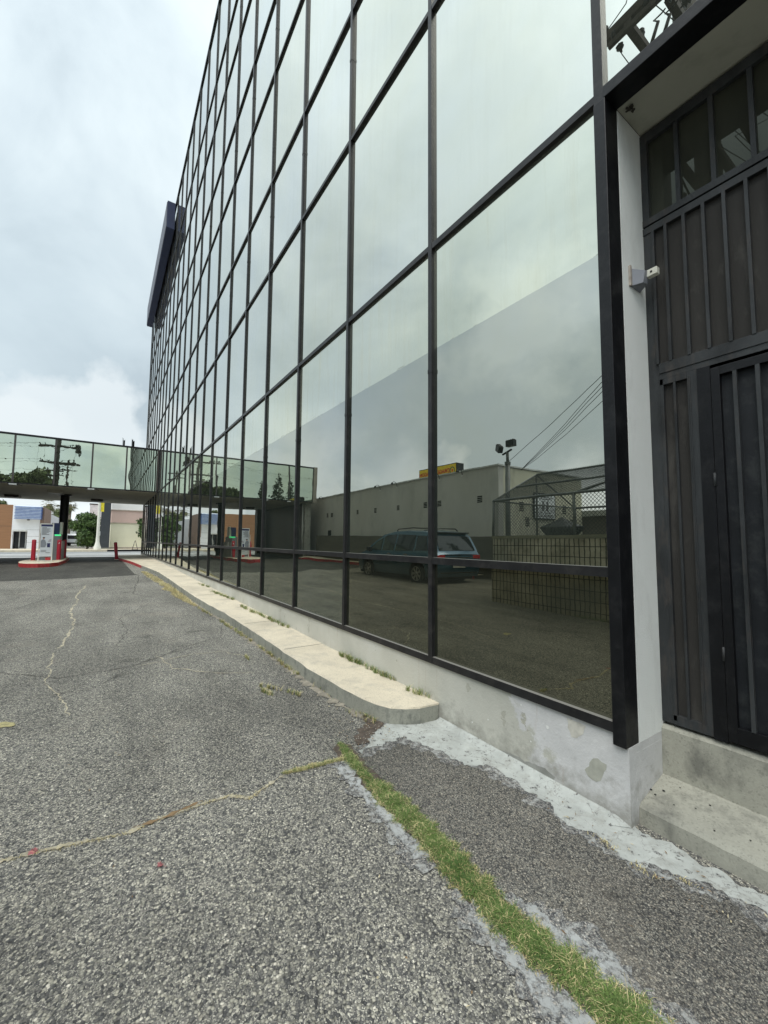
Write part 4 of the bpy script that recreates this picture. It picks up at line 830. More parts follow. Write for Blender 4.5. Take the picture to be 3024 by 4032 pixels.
for y, z in ((0, EZ), (HY, RZ_), (HY / 2, (EZ + RZ_) / 2), (LY, EZ)): pipe((0, y, z), (LX, y, z), .028 if z == EZ else .024, 'rail')
pipe((0, 0, EZ), (0, LY, EZ), .02, 'rail')
for x in (0, 4.1, 8.2): pipe((x, 0, EZ), (x, HY, RZ_), .022, 'rafter'); pipe((x, LY, EZ), (x, HY, RZ_), .022, 'rafter')
pipe((2.03, 0, EZ), (3.6, HY, RZ_), .024, 'brace'); 
def chain(b, o, u, v, lu, lv, p=.075, r=.0052):
    o, u, v = Vector(o), Vector(u).normalized(), Vector(v).normalized(); n = u.cross(v) * .004; c = -lv
    while c < lu:
        for s in (1, -1):
            a0 = max(0, -c) if True else 0; t0_ = max(0.0, -c); t1_ = min(lv, lu - c)
            if t1_ > t0_:
                if s == 1: A_, B_ = o + u * (c + t0_) + v * t0_ + n, o + u * (c + t1_) + v * t1_ + n
                else: A_, B_ = o + u * (c + t0_) + v * (lv - t0_) - n, o + u * (c + t1_) + v * (lv - t1_) - n
                b.tube([A_, B_], r, 3, False, False)
        c += p
mc = M('chain_wire', (.055, .06, .055), .5, metal=.2, var=.3, scale=10)
b = MB(); chain(b, (0, 0, 0), (1, 0, 0), (0, 0, 1), 6.2, EZ); b.build('front_mesh', mc, cg)
b = MB(); chain(b, (0, 0, 0), (0, -1, 0), (0, 0, 1), -LY, EZ); b.build('end_mesh', mc, cg)
sl = math.hypot(HY, RZ_ - EZ); b = MB(); chain(b, (0, 0, EZ), (1, 0, 0), (0, HY, RZ_ - EZ), 6.2, sl); b.build('roof_mesh', mc, cg)
b = MB(); n_ = 22
for k in range(n_):
    y = LY * k / n_; zt = EZ + (RZ_ - EZ) * (1 - abs(y - HY) / abs(HY)); 
    b.tube([(0, y, EZ), (0, y + .02, max(EZ, zt))], .0025, 3, False, False)
b.build('gable_mesh', mc, cg)
b = MB()
for k in range(140): x = k * .045; b.tube([(x, HY, RZ_), (x + .02, HY, RZ_ + .045), (x + .045, HY, RZ_)], .0025, 3, False, False)
b.build('barb_edge', mc, cg)
# weeds at the wall foot come later
lm = thing('light_mast', 'grey mast with two floodlights rising behind the chain link cage', 'light pole', (-8.09, -9.0, .1))
m = MB(); m.tube([(0, 0, 0), (0, 0, 4.1)], .085, 12); m.tube([(0, 0, 4.1), (0, 0, 4.45)], .05, 10); m.lathe([(.1, 4.02), (.1, 4.12)], 12); m.build('mast', pm_, lm)
m = MB(); m.tube([(-.2, 0, 4.40), (.18, 0, 4.52)], .035, 8); m.build('cross_arm', 'frame_black', lm)
for x, z, a in ((-.3, 4.62, .5), (.2, 4.72, 0)):
    m = MB(); m.box(-.16, .16, -.08, .1, -.11, .11); 
    for k in range(4): m.box(-.14 + k * .08, -.10 + k * .08, -.06, .08, .11, .135)
    o = m.build('floodlight_head', 'frame_black', lm, bevel=.01); o.location = (x, .05, z); o.rotation_euler = (0, a, a)
STU = M('grey_green_stucco', (.53, .52, .48), .9, var=.08, scale=.7, bmp=.3, bscale=60, dirt=(.38, .38, .35), dirt_amt=.45, world=True, sc3=(1, 1, .4))
STC = M('cream_stucco', (.62, .60, .47), .9, var=.07, scale=.8, dirt=(.3, .28, .22), dirt_amt=.4, world=True, sc3=(1, 1, .4))
sb = thing('stucco_building', 'long low grey green stucco building behind the minivan, seen in the glass', 'building', (-9.37, -10, .1))
m = MB(); m.box(-24, 0, -.3, 0, 0, 4.30); m.build('long_wall', STU, sb)
m = MB(); m.box(-.25, .004, -5.4, -.3, 0, 4.28); m.box(-24, 0, -5.7, -5.4, 0, 4.28); m.box(-.12, .12, -.9, -.55, 0, 3.3); m.build('end_wall', STC, sb)
m = MB(); m.box(-24, .05, -5.7, .05, 4.302, 4.36); m.build('roof_edge', M('pale_flashing', (.55, .56, .54), .6), sb)
vm = M('vent_black', (.008, .008, .008), .9)
for x in (-25.5 + 1.6, -23.26, -19.91, -17.98, -15.85, -13.67, -12.69, -10.3):
    m = MB()
    for k in range(4): m.box(x + 9.37 - .13, x + 9.37 + .13, -.02, .006, 2.935 + k * .07, 2.984 + k * .07)
    m.build('vent', vm, sb)
for y, z in ((-1.4, 2.6), (-1.75, 2.0), (-4.3, 2.6), (-4.9, 2.0), (-5.15, 2.0)):
    m = MB()
    for k in range(5): m.box(-.01, .009, y - .14, y + .14, z + k * .08, z + k * .08 + .055)
    m.build('vent', vm, sb)
m = MB(); m.box(-14.4, -13.95, -.01, .01, 1.72, 2.05); m.build('grille', vm, sb)
for i, x in enumerate((-24.6, -17.46, -15.93, -12.65, -11.21)):
    t = thing('gooseneck_lamp', ['first gooseneck lamp on the stucco roof edge, by the bridge', 'second gooseneck lamp along the stucco roof edge', 'third gooseneck lamp, between bridge and yellow sign', 'gooseneck lamp in front of the yellow roof sign', 'gooseneck lamp right of the yellow roof sign'][i], 'wall lamp', (x, -9.98, 4.3), group='gooseneck lamps on the stucco wall')
    m = MB(); m.tube([(0, 0, -.05), (0, .06, .14), (0, .2, .20), (0, .3, .14)], .014, 6); m.build('arm', 'frame_black', t); m = MB(); m.lathe([(.02, .05), (.06, .0), (.07, -.05), (.0, -.05)], 10, (0, .32, .10)); m.build('lamp_shade', 'frame_black', t); m = MB(); m.box(-.05, .05, -.01, .01, -.1, -.04); m.build('wall_plate', 'white_paint', t)
rt_ = thing('retaining_wall', 'low dark block retaining wall behind the minivan, below the stucco building', 'wall', (-24.2, -9.35, .2))
m = MB(); m.prism([(0, -.3), (18.8, -.3), (18.8, 0), (0, 0)], -.3, lambda x, y: 1.62 - .011 * x); m.build('block_courses', M('dark_block', (.115, .108, .085), .95, var=.15, scale=1.4, bmp=.5, bscale=14, world=True, sc3=(.5, 1, 5)), rt_)
b = MB(); sheet(b, [(-23.9, -9.3), (-23.9, -8.75), (-16, -8.7), (-9.4, -8.8), (-9.4, -9.3)], .15); sheet(b, [(-24, -9.3), (-24, -8.0), (-22.8, -7.7), (-22, -8.4), (-21, -8.7), (-21, -9.3)], .152); struct(b.build('back_pavement', 'walk'))
b = MB()
for a, c in (((-24, -8.0), (-22.8, -7.7)), ((-22.8, -7.7), (-22, -8.4)), ((-22, -8.4), (-21, -8.7)), ((-21, -8.7), (-16, -8.69)), ((-16, -8.69), (-9.4, -8.79))): b.add([(a[0], a[1], zg(a[0]) + .15), (a[0], a[1] + .01, zg(a[0]) - .05), (c[0], c[1] + .01, zg(c[0]) - .05), (c[0], c[1], zg(c[0]) + .15)], [(0, 1, 2, 3)])
struct(b.build('back_kerb', 'red_kerb'))
def text_mesh(s, size, mat, parent, mtx, name='lettering', ext=.004, weight=.0):
    cu = bpy.data.curves.new(name, 'FONT'); cu.body = s; cu.size = size; cu.extrude = ext; cu.offset = weight; cu.align_x = 'CENTER'; cu.align_y = 'CENTER'
    tmp = bpy.data.objects.new('tmp_text', cu); COL.objects.link(tmp); bpy.context.view_layer.update()
    me = bpy.data.meshes.new_from_object(tmp); bpy.data.objects.remove(tmp); me.materials.append(mat if not isinstance(mat, str) else MA[mat])
    o = bpy.data.objects.new(name, me); COL.objects.link(o); o.parent = parent; o.matrix_local = mtx; return o
rs = thing('roof_sign', 'yellow roof sign with red lettering above the stucco building', 'sign', (-14.57, -11.5, 4.35))
YL = M('sign_yellow', (.72, .52, .02), .5, var=.06); RD = M('sign_red', (.50, .015, .02), .5)
m = MB(); m.box(-1.42, 1.42, -.5, 0, .02, .92); m.build('sign_cabinet', 'frame_black', rs)
m = MB(); m.box(-1.38, 1.38, .001, .02, .06, .88); m.build('sign_face', YL, rs)
RX = Matrix.Rotation(math.radians(90), 4, 'X'); RZ = Matrix.Rotation(math.radians(180), 4, 'Z')
text_mesh('DRAGON WAGON', .27, RD, rs, Matrix.Translation((-.2, .028, .60)) @ RZ @ RX, weight=.006)
m = MB(); m.lathe([(.17, .021), (.17, .03), (.13, .03), (.13, .021)], 20, (1.15, 0, .58), 'y'); m.build('round_emblem', M('emblem_green', (.03, .10, .06), .5), rs)
m = MB(); m.add([(1.15 + x, .032, .58 + z) for x, z in ((-.07, .05), (.07, .05), (.0, -.1))], [(0, 1, 2)]); m.build('emblem_wedge', RD, rs)
m = MB(); 
for k in range(9): m.box(-1.2 + k * .28, -1.03 + k * .28, .021, .027, .17, .33)
m.build('lower_lettering', 'frame_black', rs)
ws = thing('wall_sign', 'white framed notice board with two dark figures on the cream end wall', 'sign', (-9.35, -12.85, 2.97))
m = MB(); m.box(0, .05, -.72, .72, -.55, .52); m.build('sign_frame', 'frame_black', ws)
m = MB(); m.box(.051, .06, -.66, .66, -.5, .46); m.build('sign_board', M('board_white', (.70, .73, .75), .5), ws)
m = MB()
for s in (-1, 1):
    m.add([(.062, s * .14 + .07 * math.cos(a), .14 + .08 * math.sin(a)) for a in [i * .63 for i in range(10)]], [tuple(range(10))]); m.quad((.062, s * .14 - .08, -.2), (.062, s * .14 + .08, -.2), (.062, s * .14 + .09, .08), (.062, s * .14 - .09, .08))
for k, (w, z) in enumerate(((.5, .34), (.42, .27), (.4, -.30), (.52, -.38), (.5, -.44))): m.box(.0605, .063, -w, w, z, z + .025 if k > 1 else z + .035)
m.build('sign_print', inkg, ws)
um = thing('patio_umbrella', 'dark closed patio umbrella behind the cage under the notice board', 'umbrella', (-8.2, -12.3, .1))
m = MB(); m.lathe([(.03, 0), (.03, 2.2)], 8); m.build('pole', pm_, um); m = MB(); m.lathe([(.35, 1.3), (.75, 1.85), (.80, 1.95), (.35, 2.15), (.0, 2.35)], 8, smooth=False); m.build('canopy', 'frame_black', um)
bn = thing('brown_outbuilding', 'low brown flat roofed outbuilding right of the cream end wall', 'building', (-9.4, -16, .1)); m = MB(); m.box(-.3, 8, -6, 0.0, 0, 2.55); m.build('wall', M('brown_wall', (.12, .105, .09), .9, var=.1), bn); m = MB(); m.box(-.5, 8.2, -6, .3, 2.55, 2.8); m.build('roof', M('grey_roof', (.4, .41, .38), .8), bn)
# overhead service wires
def sag(a, c, s, n=14): a, c = Vector(a), Vector(c); return [tuple(a.lerp(c, i / n) + Vector((0, 0, -4 * s * (i / n) * (1 - i / n)))) for i in range(n + 1)]
POLE = Vector((-1.5, -6.04, 0)); AD = Vector((0, 1, 0))
for k, (dz, dx) in enumerate(((5.98, 0), (6.22, 0), (6.10, 0), (5.97, 0), (5.66, 0))):
    e = POLE + AD * dx; m = MB(); m.tube(sag((e.x, e.y, dz), (-9.3 if k else -8.1, -11.3 if k else -9.0, 4.35 if k else 4.2), .06 + .04 * k), .010, 4, False)
    tag(m.build('service_wire', 'frame_black'), ['thick upper service wire ending at the light mast', 'topmost of the bundled wires to the stucco roof corner', 'second wire down in the bundle to the stucco roof corner', 'third wire down in the bundle to the stucco roof corner', 'lowest wire to the stucco roof corner'][k], 'wire', 'service wires to the stucco building')
# utility pole
up = thing('utility_pole', 'weathered wooden utility pole with crossarms reflected in the bridge glass', 'utility pole', tuple(POLE))
wood = M('pole_wood', (.035, .028, .024), .9, var=.3, scale=6, sc3=(2, 2, .3))
m = MB(); m.tube([(0, 0, -.2), (0, 0, 6), (0, 0, 11.6)], [.24, .22, .19], 14); m.build('pole', wood, up)
def arm(z, l0, l1, off=.16, th=.055):
    m = MB(); n = Vector((AD.y, -AD.x, 0)) * off; a = AD * l0 + n; c = AD * l1 + n; t = Vector((AD.y, -AD.x, 0)) * th; v = []
    for p in (a, c):
        for s1 in (-1, 1):
            for s2 in (-1, 1): v.append(tuple(p + t * s1 + Vector((0, 0, z + th * s2 * 1.15))))
    m.add(v, [(0, 1, 3, 2), (4, 6, 7, 5), (0, 4, 5, 1), (2, 3, 7, 6), (0, 2, 6, 4), (1, 5, 7, 3)]); return m.build('crossarm', wood, up)
def insul(p, parent, s=1.0, hang=False):
    k = -1 if hang else 1
    m = MB(); m.lathe([(.012 * s, 0), (.012 * s, k * .06 * s), (.045 * s, k * .07 * s), (.03 * s, k * .1 * s), (.055 * s, k * .12 * s), (.035 * s, k * .16 * s), (.05 * s, k * .18 * s), (.02 * s, k * .22 * s), (.0, k * .23 * s)], 10, p); m.build('insulator', 'frame_black', parent)
NV = Vector((AD.y, -AD.x, 0))
for z, l0, l1, off in ((9.95, -1.76, 1.65, -.26), (9.97, -1.76, 1.45, .26), (8.5, -1.57, 1.40, -.24), (8.52, -1.5, 1.3, .24), (7.7, -1.08, .6, -.24), (7.25, -1.1, .62, -.24)):
    arm(z, l0, l1, off)
    for q in (l0 + .1, l0 + .55, l1 - .5, l1 - .1): p = AD * q + NV * off; insul((p.x, p.y, z + .06), up)
for z in (9.95, 8.5):
    for s in (-1, 1):
        m = MB(); m.tube([tuple(AD * s * .95 - NV * .26 + Vector((0, 0, z - .04))), tuple(-NV * .22 + Vector((0, 0, z - .6)))], .018, 6); m.build('arm_brace', 'frame_black', up)
# buck arms running along the facade, hung from the lot end of the top arms
def xarm(z, x0, x1, y, th, nm='crossarm'):
    m = MB(); m.box(x0, x1, y - th * .7, y + th * .7, z - th, z + th); return m.build(nm, wood, up, bevel=.008)
xarm(10.12, -.70, 2.6, 1.58, .085); xarm(9.84, -.56, 2.4, 1.66, .05)
def bell(p, parent, a, s=1.0, nm='insulator', rib=2):
    m = MB(); pr = [(.012, 0), (.012, .04)]
    for k in range(rib): pr += [(.075, .05 + k * .05), (.06, .075 + k * .05), (.03, .085 + k * .05)]
    pr += [(.02, .1 + rib * .05), (0, .11 + rib * .05)]; m.lathe([(r_ * s, h * s) for r_, h in pr], 12)
    o = m.build(nm, 'frame_black', parent); o.location = p; o.rotation_euler = a; return o
insul((-.64, 1.58, 10.19), up, .9); insul((-.48, 1.66, 9.88), up, .8); insul((.02, 1.62, 9.92), up, .9)
bell((-.42, 1.60, 9.80), up, (math.radians(160), 0, math.radians(20)), .8)
m = MB(); m.tube([(-.40, 1.56, 9.62), (-.15, 1.3, 8.9), (.4, .9, 7.6)], .007, 5); m.build('drop_wire', 'frame_black', up)
for x, z in ((.26, 9.72), (.46, 9.40)): bell((x, 1.62, z), up, (0, math.radians(70), 0), 1.0, 'ribbed_bushing', 4)
for x, z in ((.06, 9.34), (.22, 9.28)):
    m = MB(); m.tube([(x - .03, 1.6, z - .12), (x + .10, 1.6, z + .2)], [.028, .024], 8); m.build('cutout_fuse', 'frame_black', up)
    m = MB(); m.tube([(x + .10, 1.6, z + .2), (x + .02, 1.55, z + .34), (x + .12, 1.5, z + .40), (x + .2, 1.6, z + .30)], .012, 5); m.build('jumper_wire', 'frame_black', up)
m = MB(); m.tube([(-.62, 1.58, 10.28), (-.3, 1.58, 10.42), (-.15, 1.58, 10.9), (-.05, 1.58, 11.4)], .009, 5); m.tube([(.5, 1.6, 9.5), (.42, 1.6, 9.8), (.62, 1.6, 10.0), (.8, 1.6, 9.9)], .012, 5); m.build('jumper_wire', 'frame_black', up)
m = MB(); m.box(.0, .34, 1.5, 1.66, 10.22, 10.34); m.build('switch_bracket', 'frame_black', up)
m = MB(); m.lathe([(0, 0), (.24, .02), (.25, .8), (.2, .86), (0, .9)], 16, (.92, 1.5, 9.62)); m.build('transformer', M('transformer_grey', (.03, .035, .04), .4), up)
for k, (z, yq) in enumerate(((10.2, -1.66), (10.2, -1.2), (10.2, 1.5), (8.75, -1.4), (8.75, 1.2), (7.9, -.9))):
    e = POLE + AD * yq; m = MB()
    m.tube(sag((e.x, e.y, z), (e.x + 45, e.y - 6 + k, z + 1), .9), .008, 4, False); m.tube(sag((e.x, e.y, z), (e.x + 6 + k, e.y - 40, z + .5), .9), .008, 4, False)
    tag(m.build('power_line', 'frame_black'), ['power line on the outer end of the top crossarm', 'power line second from the outer end of the top crossarm', 'power line on the lot end of the top crossarm', 'power line on the outer end of the middle crossarm', 'power line on the lot end of the middle crossarm', 'power line on the low crossarm'][k], 'wire', 'power lines on the utility pole')
m = thing('distant_utility_pole', 'smaller farther utility pole with one crossarm reflected in the bridge', 'utility pole', (24.85, -6.6, 0))
q = MB(); q.tube([(0, 0, 0), (0, 0, 12.6)], [.2, .13], 10); q.build('pole', wood, m)
for z, l_ in ((12.2, 1.3), (11.4, 1.1)): q = MB(); q.box(-.06, .06, -l_, l_, z - .06, z + .06); q.build('crossarm', wood, m)
q = MB(); q.tube([(0, -.7, 12.15), (0, 0, 11.6)], .02, 5); q.tube([(0, .7, 12.15), (0, 0, 11.6)], .02, 5); q.build('arm_brace', 'frame_black', m)
tree('broad_tree', 'broad olive green tree reflected low in the bridge glass, leftmost', (24, -14.5, 0), 11.6, 2.6, 2.8, 3.5, 6000, .28, 'leaf_tree', 21, 22, (.9, 1.5), .3)
tree('broad_tree', 'broad olive green tree reflected in the bridge left of the utility pole', (22, -11.0, 0), 10.8, 2.2, 2.4, 3.5, 5000, .28, 'leaf_tree', 22, 20, (.8, 1.4), .3)
tree('roadside_tree', 'rounded green tree doubly reflected at the middle of the bridge', (8.6, -9.4, 0), 9.6, 1.8, 1.8, 3.5, 4500, .22, 'leaf_tree', 23, 18, (.7, 1.1), .25)
def cyp(loc, h, w, lab, seed, n=4500):
    t = thing('cypress', lab, 'tree', loc, 0, 'cypress trees behind the camera'); q = random.Random(seed); c = []; rr = []
    for k in range(24): f = k / 23; r_ = w * (1 - f) ** .8 + .08; c.append((q.uniform(-.3, .3) * r_, q.uniform(-.3, .3) * r_, .6 + f * (h - .6))); rr.append((r_, r_, h / 20))
    m = MB(); m.tube([(0, 0, 0), (0, 0, h * .9)], [.15, .03], 8); m.build('trunk', 'bark', t); V, k = leaf_cloud(c, rr, n, .16, .4, seed, .5); np_mesh('crown', V, k, 'leaf_dark', t)
cyp((-1.5, -15.0, 0), 9.7, 1.7, 'tallest dark cypress of the group seen twice reflected', 31); cyp((-.3, -13.4, 0), 8.6, .9, 'thin dark cypress left of the tallest one', 32, 2500); cyp((-2.2, -16.1, 0), 8.9, 1.0, 'ragged dark cypress right of the tallest one', 33, 2500)

# ---- minivan
mv = thing('minivan', 'dark teal minivan parked by the retaining wall, seen reflected in the glass', 'minivan', (-8.62, -7.22, .07), math.pi)     # local +x = forward, origin at the rear bumper
teal = M('teal_paint', (.045, .105, .15), .25, metal=.3, var=.06); MA['teal'] = teal
for n_i in teal.node_tree.nodes:
    if n_i.type == 'BSDF_PRINCIPLED': n_i.inputs['Coat Weight'].default_value = .6; n_i.inputs['Coat Roughness'].default_value = .06
SEC = [(0, .98), (.06, 1.04), (.2, 1.36), (.33, 1.63), (.5, 1.71), (1.0, 1.76), (1.8, 1.78), (2.6, 1.755), (3.1, 1.67), (3.5, 1.50), (3.85, 1.29), (4.1, 1.12), (4.3, 1.04), (4.7, .94), (4.95, .82), (5.08, .66), (5.12, .5)]
def zt(s):
    for (a, za), (c, zc2) in zip(SEC, SEC[1:]):
        if a <= s <= c: return za + (zc2 - za) * (s - a) / (c - a)
    return SEC[-1][1] if s > 5 else SEC[0][1]
HW = [(.2, .90), (.35, .955), (.6, .985), (.95, .975), (1.1, .945), (1.6, .80), (1.8, .72)]
def hw(z, s=2.5):
    for (a, wa), (c, wc) in zip(HW, HW[1:]):
        if a <= z <= c: w = wa + (wc - wa) * (z - a) / (c - a); break
    else: w = HW[0][1] if z < .3 else HW[-1][1]
    if s > 4.4: w *= 1 - .22 * ((s - 4.4) / .72) ** 2
    if s < .25: w *= 1 - .05 * (1 - s / .25)
    return w
ss = [i * .08 for i in range(65)]; ss[-1] = 5.12; NZ = 12; ZB = .26
m = MB()
for sd_ in (-1, 1):
    vs = [];
    for s in ss:
        top = zt(s) - .035
        for j in range(NZ + 1): z = ZB + (top - ZB) * j / NZ; vs.append((s, sd_ * hw(z, s), z))
    fs = [(i * (NZ + 1) + j, (i + 1) * (NZ + 1) + j, (i + 1) * (NZ + 1) + j + 1, i * (NZ + 1) + j + 1) for i in range(len(ss) - 1) for j in range(NZ)]
    if sd_ == 1: fs = [f[::-1] for f in fs]
    m.add(vs, fs, True)
vs = []
for s in ss:
    top = zt(s); w = hw(top - .035, s)
    for f, dz in ((-1, -.035), (-.9, -.006), (-.5, .008), (0, .014), (.5, .008), (.9, -.006), (1, -.035)): vs.append((s, f * w, top + dz))
m.add(vs, [(i * 7 + j, (i + 1) * 7 + j, (i + 1) * 7 + j + 1, i * 7 + j + 1) for i in range(len(ss) - 1) for j in range(6)], True)
for s in (0, 5.12):
    top = zt(s) - .035; vs = []
    for j in range(NZ + 1): z = ZB + (top - ZB) * j / NZ; vs += [(s - (.06 * math.sin(math.pi * min(1, (z - ZB) / .45)) if s == 0 and z < ZB + .45 else 0), y * hw(z, s), z) for y in (-1, -.5, 0, .5, 1)]
    m.add(vs, [(j * 5 + k, j * 5 + k + 1, (j + 1) * 5 + k + 1, (j + 1) * 5 + k) for j in range(NZ) for k in range(4)], True)
m.build('body', 'teal', mv)
m = MB(); m.box(.15, 4.9, -.8, .8, .16, .3); m.build('underbody', vm, mv)
vg = M('tinted_car_glass', (.012, .014, .014), .04, var=.05); MA['vg'] = vg
def sidepanel(b, poly, off=.006, sgn=(1, -1)):
    for g_ in sgn:
        # subdivide: simple fan with centre so it follows the side
        c = (sum(p[0] for p in poly) / len(poly), sum(p[1] for p in poly) / len(poly))
        pts = [(s, g_ * (hw(z, s) + off), z) for s, z in poly] + [(c[0], g_ * (hw(c[1], c[0]) + off), c[1])]
        n = len(poly); b.add(pts, [(i, (i + 1) % n, n) if g_ < 0 else ((i + 1) % n, i, n) for i in range(n)])
for poly in ([(.42, 1.08), (1.15, 1.08), (1.15, 1.60), (.62, 1.58)], [(1.22, 1.07), (2.25, 1.06), (2.25, 1.63), (1.22, 1.61)], [(2.32, 1.06), (3.05, 1.06), (3.05, 1.57), (2.85, 1.62), (2.32, 1.63)], [(3.12, 1.06), (3.95, 1.08), (3.45, 1.42), (3.12, 1.53)]):
    m = MB(); sidepanel(m, poly); m.build('side_window', 'vg', mv)
m = MB(); 
def onslope(s, f, off=.012): z = zt(s); return (s - off, f * hw(z - .035, s), z + off)
vs = [onslope(s, f) for s in (.085, .15, .22, .30) for f in (-.86, -.4, 0, .4, .86)]; m.add(vs, [(i * 5 + k, i * 5 + k + 1, (i + 1) * 5 + k + 1, (i + 1) * 5 + k) for i in range(3) for k in range(4)], True); m.build('rear_window', 'vg', mv)
m = MB(); vs = [(s + .012, f * hw(zt(s) - .035, s), zt(s) + .02) for s in (3.2, 3.5, 3.8, 4.05) for f in (-.88, -.4, 0, .4, .88)]; m.add(vs, [(i * 5 + k, (i + 1) * 5 + k, (i + 1) * 5 + k + 1, i * 5 + k + 1) for i in range(3) for k in range(4)], True); m.build('windscreen', 'vg', mv)
m = MB(); m.box(.24, .42, -.68, .68, 1.66, 1.70); m.build('spoiler', vm, mv, bevel=.01)
for g_ in (-1, 1):
    m = MB(); m.tube([(.7, g_ * .62, 1.75), (.8, g_ * .62, 1.83), (1.6, g_ * .62, 1.86), (2.5, g_ * .62, 1.83), (2.6, g_ * .62, 1.76)], .018, 6); m.build('roof_rail', vm, mv)
    m = MB(); m.box(-.02, .10, g_ * .93 - .06, g_ * .93 + .03, .98, 1.06) if False else m.box(-.015, .05, min(g_ * .62, g_ * .945), max(g_ * .62, g_ * .945), .84, .96); m.build('tail_light', M('tail_red', (.40, .01, .01), .2), mv, bevel=.008)
    m = MB(); m.box(-.1, .08, min(g_ * 1.0, g_ * 1.18), max(g_ * 1.0, g_ * 1.18), 1.0, 1.16); o = m.build('wing_mirror', vm, mv, bevel=.02); o.location = (3.75, 0, .02)
    m = MB(); m.prism([(4.72, g_ * .72), (4.98, g_ * .6), (5.02, g_ * .74), (4.8, g_ * .86)], .72, .86); m.build('headlight', M('headlamp_clear', (.6, .6, .55), .1), mv)
    for s in (1.5, 2.45): m = MB(); m.box(s, s + .2, min(g_ * .975, g_ * 1.005), max(g_ * .975, g_ * 1.005), .93, .965); m.build('door_handle', M('chrome_handle', (.5, .5, .5), .2, metal=1), mv)
for g_ in (-1, 1):
    for x in (.98, 4.01):
        y0 = g_ * .965; m = MB(); m.lathe([(.0, 0), (.40, 0), (.40, .028 * g_), (.37, .03 * g_), (0, .03 * g_)], 28, (x, y0, .36), 'y'); m.build('wheel_arch', vm, mv)
        w = MB(); w.lathe([(.2, 0), (.31, 0.0), (.335, .02 * g_), (.335, .06 * g_), (.31, .075 * g_), (.235, .07 * g_)], 28, (x, y0 - g_ * .02, .335), 'y'); wo_ = w.build('wheel', M('tyre', (.012, .012, .012), .9), mv)
        rm = MB()
        for k in range(7):
            a = 2 * math.pi * k / 7; ca, sa = math.cos(a), math.sin(a); yy = y0 + g_ * .052
            rm.add([(x + ca * .05 - sa * .03, yy, .335 + sa * .05 + ca * .03), (x + ca * .05 + sa * .03, yy, .335 + sa * .05 - ca * .03), (x + ca * .225 + sa * .045, yy, .335 + sa * .225 - ca * .045), (x + ca * .225 - sa * .045, yy, .335 + sa * .225 + ca * .045)], [(0, 1, 2, 3)])
        rm.lathe([(.0, g_ * .055), (.06, g_ * .055), (.06, g_ * .04)], 12, (x, y0, .335), 'y'); rm.lathe([(.215, g_ * .04), (.215, g_ * .056), (.235, g_ * .056), (.235, g_ * .04)], 28, (x, y0, .335), 'y'); rm.build('rim', M('alloy', (.35, .34, .32), .35, metal=.8), wo_)
m = MB(); m.box(-.075, -.06, -.8, .8, .38, .41); m.box(-.012, -.002, -.6, .6, .86, .90); m.build('chrome_trim', M('chrome_trim', (.5, .52, .53), .2, metal=1), mv)
m = MB()
for y in (-.045, .03): m.box(-.02, -.003, y, y + .015, .905, .975)
m.box(-.02, -.003, -.03, .03, .933, .947); m.build('badge', M('badge_chrome', (.7, .7, .7), .15, metal=1), mv)
m = MB(); m.box(-.07, -.055, -.26, .26, .55, .70); m.build('number_plate', 'white_paint', mv)

